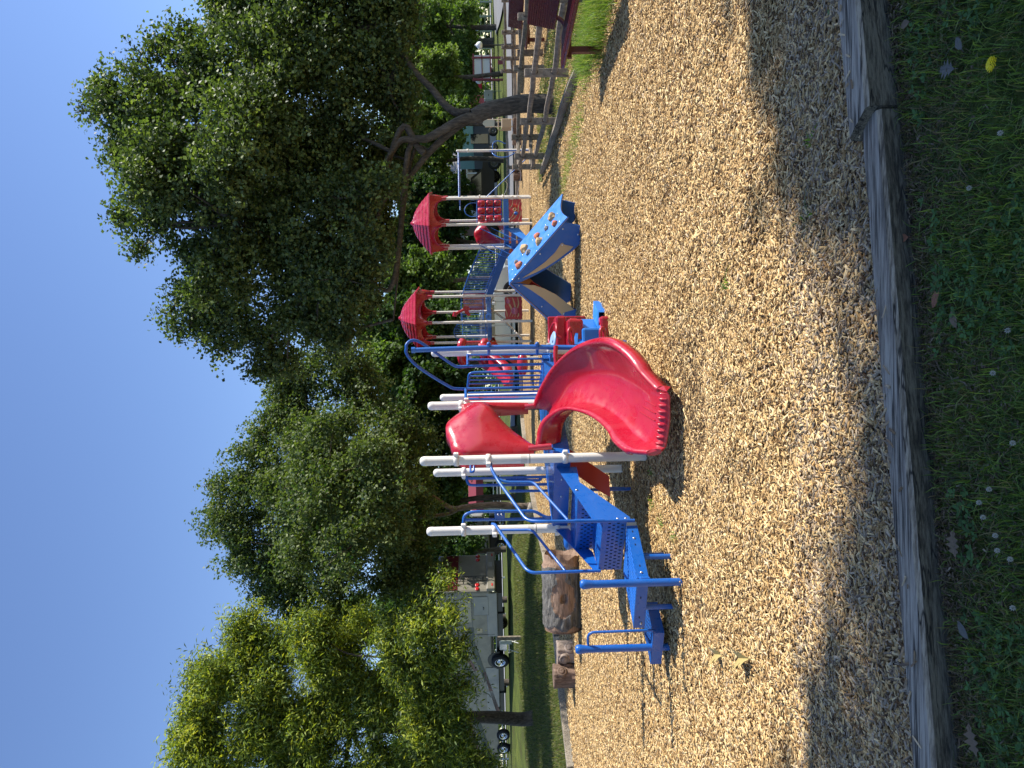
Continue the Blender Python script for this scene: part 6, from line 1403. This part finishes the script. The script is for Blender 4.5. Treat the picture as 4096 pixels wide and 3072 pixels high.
# dark parked trucks and teal canopy trailer behind the monkey bars -----------------
def darktruck(U, V, d, L, label, dx=(-1, .1), m=BLACKM, h=1.9):
    o = onz(W(U, V, d), 0); o.z = gz(o.x, o.y); f = Fr(o, dx); c = 1 if f.y.y > 0 else -1
    T = thing('parked_pickup', label, 'pickup truck', tuple(o), 'dark pickups beyond the playground')
    sub(T, 'body', m, lambda mb: mb.prism([f.p(x, c*.95, z) for x, z in ((0, .4), (.0, 1.0), (1.2, 1.12), (1.75, h-.05), (3.0, h), (3.25, 1.15), (L, 1.15), (L, .4))], f.y, 1.9))
    sub(T, 'side_window', GLASS, lambda mb: mb.prism([f.p(x, c*-.006, z) for x, z in ((1.4, 1.2), (1.85, h-.15), (2.95, h-.12), (3.1, 1.2))], f.y, .012))
    sub(T, 'light_cluster', CWHITE, lambda mb: [mb.ball(f.p(.05, c*(.2+k*.22), .9+0*k), .06, 8) for k in range(3)])
    sub(T, 'bumper', CHROME, lambda mb: mb.box(f.p(-.06, c*.95, .5), (.12, 1.8, .2), f.ax, .03))
    for a in (.9, L-1.0): wheel(T, f, a, c*.05, .38, .24, -c, TRIM)
    return T
darktruck(2482, 2020, 44, 5.3, 'black pickup beside the teal trailer behind the far white post', dx=(-1, .2))
darktruck(2425, 2020, 46, 5.0, 'black pickup parked in front of the brown building', dx=(-1, .05))
TEAL = mat('teal_panel', (.08, .20, .19), .5); o = onz(W(2458, 2010, 50), 0); o.z = gz(o.x, o.y); f6 = Fr(o, (1, .15))
TT = thing('teal_trailer', 'teal sided trailer with dark lower half behind the leaning trunk', 'trailer', tuple(o))
sub(TT, 'body', TEAL, lambda m: m.box(f6.p(1.1, 1.2, 2.3), (2.2, 2.4, 1.2), f6.ax, .04)); sub(TT, 'lower_body', mat('navy_panel', (.01, .02, .035), .4), lambda m: m.box(f6.p(1.1, 1.2, 1.15), (2.2, 2.38, 1.1), f6.ax, .02)); sub(TT, 'door', GLASS, lambda m: m.box(f6.p(1.1, -.01, 1.3), (.7, .03, 1.2), f6.ax))
for a in (.5, 1.7): wheel(TT, f6, a, .1, .33, .22, -1, TRIM)
# brown building with a white framed window --------------------------------
BW = mat('brown_siding', (.10, .05, .04), .8); GR = mat('grey_shingle', (.22, .20, .18), .9, var=(6, .5, (.15, .14, .12))); PAINTW = mat('white_trim_paint', (.62, .62, .60), .5)
o = onz(W(2250, 2010, 58), 0); o.z = gz(o.x, o.y); f7 = Fr(o, (1, 0)); BD = thing('low_building', 'low brown building with a white framed window behind the monkey bars', 'building', tuple(o))
sub(BD, 'wall', BW, lambda m: m.box(f7.p(2.2, 2, 1.45), (7.5, 4, 2.9), f7.ax)); sub(BD, 'foundation', mat('concrete', (.35, .34, .32), .9), lambda m: m.box(f7.p(2.2, -.05, .25), (7.5, .1, .5), f7.ax))
sub(BD, 'roof', GR, lambda m: m.prism([f7.p(2.2, y_, z_) for y_, z_ in ((-.6, 2.8), (-.6, 2.95), (2, 4.2), (4.6, 2.95), (4.6, 2.8))], f7.x, 8.6))
w_ = sub(BD, 'window', GLASS, lambda m: m.box(f7.p(2.6, -.03, 1.65), (1.7, .04, 1.4), f7.ax)); sub(w_, 'frame', PAINTW, lambda m: (m.box(f7.p(2.6, -.07, 2.4), (1.95, .05, .10), f7.ax), m.box(f7.p(2.6, -.07, .9), (1.95, .05, .10), f7.ax), [m.box(f7.p(x, -.07, 1.65), (.10, .05, 1.4), f7.ax) for x in (1.68, 2.6, 3.52)]))
sub(BD, 'fascia', PAINTW, lambda m: m.box(f7.p(2.2, -.65, 2.86), (8.7, .05, .16), f7.ax))
# red shed behind the maple trunk
o = onz(W(2650, 2000, 75), 0); o.z = gz(o.x, o.y); f8 = Fr(o, (1, 0)); SH_ = thing('red_shed', 'small red shed with grey roof just right of the maple trunk', 'shed', tuple(o))
sub(SH_, 'wall', MAROONR, lambda m: m.box(f8.p(0, 1.5, 1.2), (2.2, 3, 2.4), f8.ax)); sub(SH_, 'roof', GR, lambda m: m.prism([f8.p(x, 1.5, z) for x, z in ((-1.4, 2.3), (0, 3.3), (1.4, 2.3))], f8.y, 3.4)); sub(SH_, 'window', GLASS, lambda m: m.box(f8.p(-.2, -.03, 1.2), (.8, .05, .8), f8.ax))
# maroon pavilion -----------------------------------------------------
o = onz(W(1098, 2045, 46), 0); o.z = gz(o.x, o.y); f9 = Fr(o, (1, .1)); PV = thing('picnic_shelter', 'small maroon roofed shelter on posts seen between the blue handrails', 'shelter', tuple(o))
sub(PV, 'roof', MAROONR, lambda m: m.prism([f9.p(0, y_, z_) for y_, z_ in ((-1.2, 1.75), (-1.2, 1.85), (0, 2.4), (1.2, 1.85), (1.2, 1.75))], f9.x, 1.9)); sub(PV, 'fascia', MAROONR, lambda m: m.box(f9.p(0, -1.21, 1.65), (1.9, .05, .45), f9.ax))
for x in (-.85, .85):
    for y_ in (-1, 1): sub(PV, 'support_post', PAINTW, lambda m: m.box(f9.p(x, y_, .85), (.09, .09, 1.7), f9.ax))
sub(PV, 'bench_top', PAINTW, lambda m: m.box(f9.p(.1, 0, .6), (1.4, .6, .06), f9.ax))
# ================================================================ ROADS AND STREET FURNITURE
ROADM = mat('asphalt', (.17, .17, .175), .9, bump=(80, .4, .01), var=(1.5, .5, (.13, .13, .13))); CURB = mat('kerb_stone', (.45, .38, .28), .9)
def strip(name, pts, hw, m, dz, label):
    rows = []; P = catmull([V3((x, y, 0)) for x, y in pts], 8)
    for i, p in enumerate(P):
        d = (P[min(i+1, len(P)-1)]-P[max(i-1, 0)]).normalized(); s = Vector((-d.y, d.x, 0)); rows.append([onz(p+s*a, gz((p+s*a).x, (p+s*a).y)+dz) for a in (-hw, -hw/2, 0, hw/2, hw)])
    mb = MB(); mb.grid(rows); return tag(mb.build(name, m), label, kind='structure')
strip('road', [(-3, 37.5), (4, 35.6), (12, 34.6), (22, 34.5), (40, 36), (70, 40)], 1.6, ROADM, .05, 'grey asphalt road passing behind the playground')
strip('far_road', [(-40, 70), (0, 72), (30, 73), (80, 74)], 2.4, mat('pale_road', (.36, .36, .37), .9), .05, 'pale road beyond the far lawn')
strip('side_path', [(20.5, 33), (22.5, 42), (27, 50), (40, 58)], 1.7, ROADM, .058, 'grey path curving off to the right')
GLOBE = mat('globe_glass', (.80, .80, .76), .25); LB = mat('lamp_black', (.01, .01, .01), .4)
for U, Vb, Vt, d, lb in [(2893, 2072, 1900, 31.5, 'black street lamp with a large white globe just right of the sign'), (2954, 1993, 1900, 57, 'smaller far street lamp on the lawn nearest the picture edge'), (2752, 2010, 1898, 43, 'white globe street lamp left of the sign'), (2797, 2010, 1872, 72, 'faint far lamp globe among the leaves above the sign')]:
    b = W(U, Vb, d); b.z = gz(b.x, b.y); t = W(U-3, Vt, d).z; T = thing('street_lamp', lb, 'street lamp', tuple(b), 'globe street lamps')
    gr_ = 14*d/FPX if d < 50 else 8*d/FPX
    sub(T, 'lamp_pole', LB, lambda m: (m.lathe(b, [(.09, -.1), (.09, .12), (.06, .2), (.05, .5), (.032, .6), (.028, t-b.z-gr_*2.2), (.05, t-b.z-gr_*2.0)], 12)))
    sub(T, 'globe', GLOBE, lambda m: m.lathe(onz(b, t-gr_*2.1), [(gr_*.5, 0), (gr_*.95, gr_*.35), (gr_*1.02, gr_*.8), (gr_*.85, gr_*1.35), (gr_*.45, gr_*1.7), (gr_*.2, gr_*1.85), (gr_*.25, gr_*2.0), (0, gr_*2.2)], 20))
# notice board
SGN = thing('notice_board', 'blank white notice board in a maroon frame on two posts', 'sign', tuple(gnd(W(2800, 2020, 40).x, 40)))
def Q(U, V, d=40.0): return W(U, V, d)
mb = MB(); c = Q(2803, 1928); mb.box(c, (95*40/FPX, .06, 62*40/FPX)); mb.build('board', PAINTW, SGN)
sub(SGN, 'frame', MAROONR, lambda m: [m.box(c+Vector((x, -.05, z)), (w2, .08, h2)) for x, z, w2, h2 in ((0, .47, 1.42, .07), (0, 0, 1.36, .05), (0, -.47, 1.42, .07), (-.68, 0, .07, .88), (.5, 0, .07, .88))])
for x in (-.70, .52): sub(SGN, 'post', MAROONR, lambda m: m.box(Vector((c.x+x, c.y, (c.z+gz(c.x, c.y))/2+.1)), (.09, .11, c.z-gz(c.x, c.y)+.9)))
T = thing('small_maroon_sign', 'small maroon board standing low in the grass under the white notice board', 'sign', tuple(gnd(W(2825, 2015, 39).x, 39))); sub(T, 'board', MAROONR, lambda m: m.box(W(2823, 2003, 39), (.22, .04, .34))); sub(T, 'stake', MAROONR, lambda m: m.box(W(2823, 2022, 39), (.05, .05, .4)))
# electric pedestal
T = thing('electric_cabinet', 'pale grey-green electric cabinet on posts left of the sign', 'cabinet', tuple(gnd(W(2690, 2000, 41).x, 41))); CAB = mat('cabinet_grey', (.42, .46, .42), .5)
sub(T, 'box', CAB, lambda m: m.box(W(2689, 1954, 41), (.56, .3, .50), bev=.03)); sub(T, 'support', mat('green_post', (.05, .11, .09), .6), lambda m: [m.tube([W(U, 1940, 41.2), onz(W(U, 1940, 41.2), gz(W(U, 1940, 41.2).x, 41))], .02, 6) for U in (2672, 2707)]); sub(T, 'latch', TRIM, lambda m: [m.box(W(U, 1954, 40.84), (.05, .02, .04)) for U in (2694, 2690)])
# pale far rail fence on the right
T = thing('board_fence', 'pale grey-green post and board fence along the far lawn', 'fence', tuple(gnd(30, 68))); FG = mat('fence_grey_green', (.36, .42, .38), .7)
for i, U in enumerate((3160, 3065, 3007, 2948, 2880, 2815, 2750)):
    p = W(U, 1960, 66+i); z0 = gz(p.x, p.y); sub(T, 'fence_post', FG, lambda m: m.box(Vector((p.x, p.y, z0+.5)), (.14, .14, 1.3)))
sub(T, 'rail', FG, lambda m: [m.beam(onz(W(3160, 1960, 66), gz(40, 66)+h), onz(W(2750, 1960, 72), gz(30, 72)+h), .05, .12) for h in (1.05, .62)])
T = thing('red_umbrella', 'small bright red market umbrella far beyond the lawn, left of the sign', 'umbrella', tuple(gnd(W(2732, 1990, 60).x, 60)))
sub(T, 'canopy', mat('umbrella_red', (.6, .01, .015), .6), lambda m: m.lathe(W(2733, 1922, 60), [(.34, -.12), (.36, -.08), (.25, .08), (.1, .18), (0, .2)], 14)); sub(T, 'pole', TRIM, lambda m: m.tube([gnd(W(2733, 1922, 60).x, 60), W(2733, 1922, 60)], .02, 6))
T = thing('picnic_table', 'dark picnic table far off under the red umbrella', 'table', tuple(gnd(W(2726, 1965, 61).x, 61))); sub(T, 'table_top', TRIM, lambda m: m.box(gnd(W(2726, 1965, 61).x, 61, .75), (1.3, .7, .06))); sub(T, 'table_leg', TRIM, lambda m: [m.beam(gnd(W(2726, 1965, 61).x+s, 61, 0), gnd(W(2726, 1965, 61).x+s*.7, 61, .75), .06, .06) for s in (-.5, .5)])
# kerb timbers and low fence rails along the road
o = MB(); o.beam(gnd(7.5, 33.6, .30), gnd(2, 34.4, .30), .10, .10); o.beam(gnd(12.5, 33.2, .30), gnd(7.5, 33.6, .30), .10, .10); o = o.build('road_rail', RAILW)
tag(o, 'low dark wooden barrier rail along the near side of the road', 'rail'); sub(o, 'rail_post', RAILW, lambda m: [m.box(gnd(x, 33.2+(12.5-x)*.11, .12), (.14, .14, .34)) for x in (2.2, 4.8, 7.4, 10, 12.4)])
# tan toy bin, white board and carved stumps at the right
TNP = mat('tan_bin_plastic', (.40, .31, .20), .6)
b = gnd(W(2572, 2070, 27).x, 27); T = thing('tan_play_seat', 'tan plastic play seat with a hoop, right of the far white post', 'play seat', tuple(b))
sub(T, 'bin', TNP, lambda m: m.box(W(2573, 2025, 27), (.36, .34, .36), bev=.03)); sub(T, 'hoop', TNP, lambda m: m.tube(fillet([W(2600, 2010, 27), W(2602, 1993, 27), W(2552, 1993, 27), W(2551, 2008, 27)], .05), .018, 8)); sub(T, 'base', STUMPW, lambda m: m.box(W(2573, 2068, 27), (.42, .38, .32), bev=.04))
b = gnd(W(2578, 2070, 29).x, 29); T = thing('pointed_board', 'pale pointed board on two cream posts behind the tan play seat', 'board', tuple(b))
sub(T, 'board', mat('pale_green_board', (.42, .46, .38), .5), lambda m: m.prism([W(U, V, 29) for U, V in ((2592, 1978), (2592, 1942), (2586, 1934), (2579, 1931), (2572, 1934), (2566, 1942), (2566, 1978))], (0, 1, 0), .04)); sub(T, 'post', mat('cream_post', (.6, .52, .38), .5), lambda m: [m.tube([onz(W(U, 1950, 29), gz(b.x, 29)), W(U, 1940, 29)], .022, 8) for U in (2593, 2565)])
for k, (U, V, r, h, m_, lb) in enumerate([(2398, 2090, .17, .32, STUMPW, 'brown carved stump just left of the fence end post'), (2366, 2092, .17, .28, STUMPW, 'brown carved stump, leftmost of the far pair'), (2512, 2082, .20, .30, STUMPL, 'pale carved stump behind the fence at the foot of the far white post'), (2545, 2082, .17, .26, STUMPW, 'small brown carved stump under the tan play seat')]):
    d = 28.5; p = W(U, V, d); stump('carved_stump', Vector((p.x, d, 0)), r, h+.1, m_, lb, 'carved stumps right', 1, k)
# rocks under the slim maple
ROCK = mat('pale_rock', (.34, .30, .25), .9, bump=(6, .6, .05), var=(3, .6, (.22, .19, .16)))
for k, (U, V, r, lb) in enumerate([(1042, 2150, .16, 'grey rock at the very foot of the slim maple'), (1030, 2165, .20, 'pale rounded rock nearest the chips'), (1012, 2118, .22, 'pale rock left of the slim maple trunk'), (1020, 2145, .15, 'small rock between the pale ones')]):
    p = W(U, V, 26); p.z = gz(p.x, 26)+r*.5; bm = bmesh.new(); bmesh.ops.create_icosphere(bm, subdivisions=3, radius=r)
    for v in bm.verts: v.co *= 1+.3*noise.noise(v.co*4+Vector((k, 0, 0)))
    mb = MB(); mb.bm(bm, lambda q: p+Vector((q.x*1.2, q.y, q.z*.8)), True); tag(mb.build('rock', ROCK), lb, 'rock', 'rocks under the slim maple')
# water pedestal and posts in front of the motorhome
p = W(520, 2060, 29.5); p.z = gz(p.x, p.y); T = thing('hookup_post', 'wooden hookup post with a grey box in front of the motorhome', 'post', tuple(p)); sub(T, 'post', RAILW, lambda m: m.box(p+Vector((0, 0, .42)), (.16, .14, 1.1), bev=.02)); sub(T, 'meter_box', CAB, lambda m: m.box(p+Vector((-.14, -.02, .62)), (.16, .16, .5), bev=.02))
p = W(487, 2055, 31); p.z = gz(p.x, p.y); T = thing('folding_chair', 'small white folding chair beside the hookup post', 'chair', tuple(p)); sub(T, 'seat', PAINTW, lambda m: m.box(p+Vector((0, 0, .40)), (.42, .4, .03))); sub(T, 'backrest', PAINTW, lambda m: m.box(p+Vector((0, .2, .65)), (.42, .03, .3))); sub(T, 'leg', PAINTW, lambda m: [m.beam(p+Vector((s, -.2, 0)), p+Vector((s, .2, .42)), .025, .025) for s in (-.2, .2)]); sub(T, 'leg', PAINTW, lambda m: [m.beam(p+Vector((s, .2, 0)), p+Vector((s, -.2, .42)), .025, .025) for s in (-.2, .2)])
# white rail fence under the camper trees at the left
T = thing('white_rail_fence', 'low white rail fence far behind the motorhome wheels', 'fence', tuple(gnd(-14, 60)))
for i in range(14):
    x = -34+3*i; sub(T, 'fence_post', PAINTW, lambda m: m.box(gnd(x, 60, .4), (.1, .1, 1.0)))
sub(T, 'rail', PAINTW, lambda m: [m.beam(gnd(-34, 60, h), gnd(5, 60, h), .05, .08) for h in (.8, .45)])
# ---------------------------------------------------------------- tidy
for o in list(bpy.data.objects):
    if '_o' in o: del o['_o']
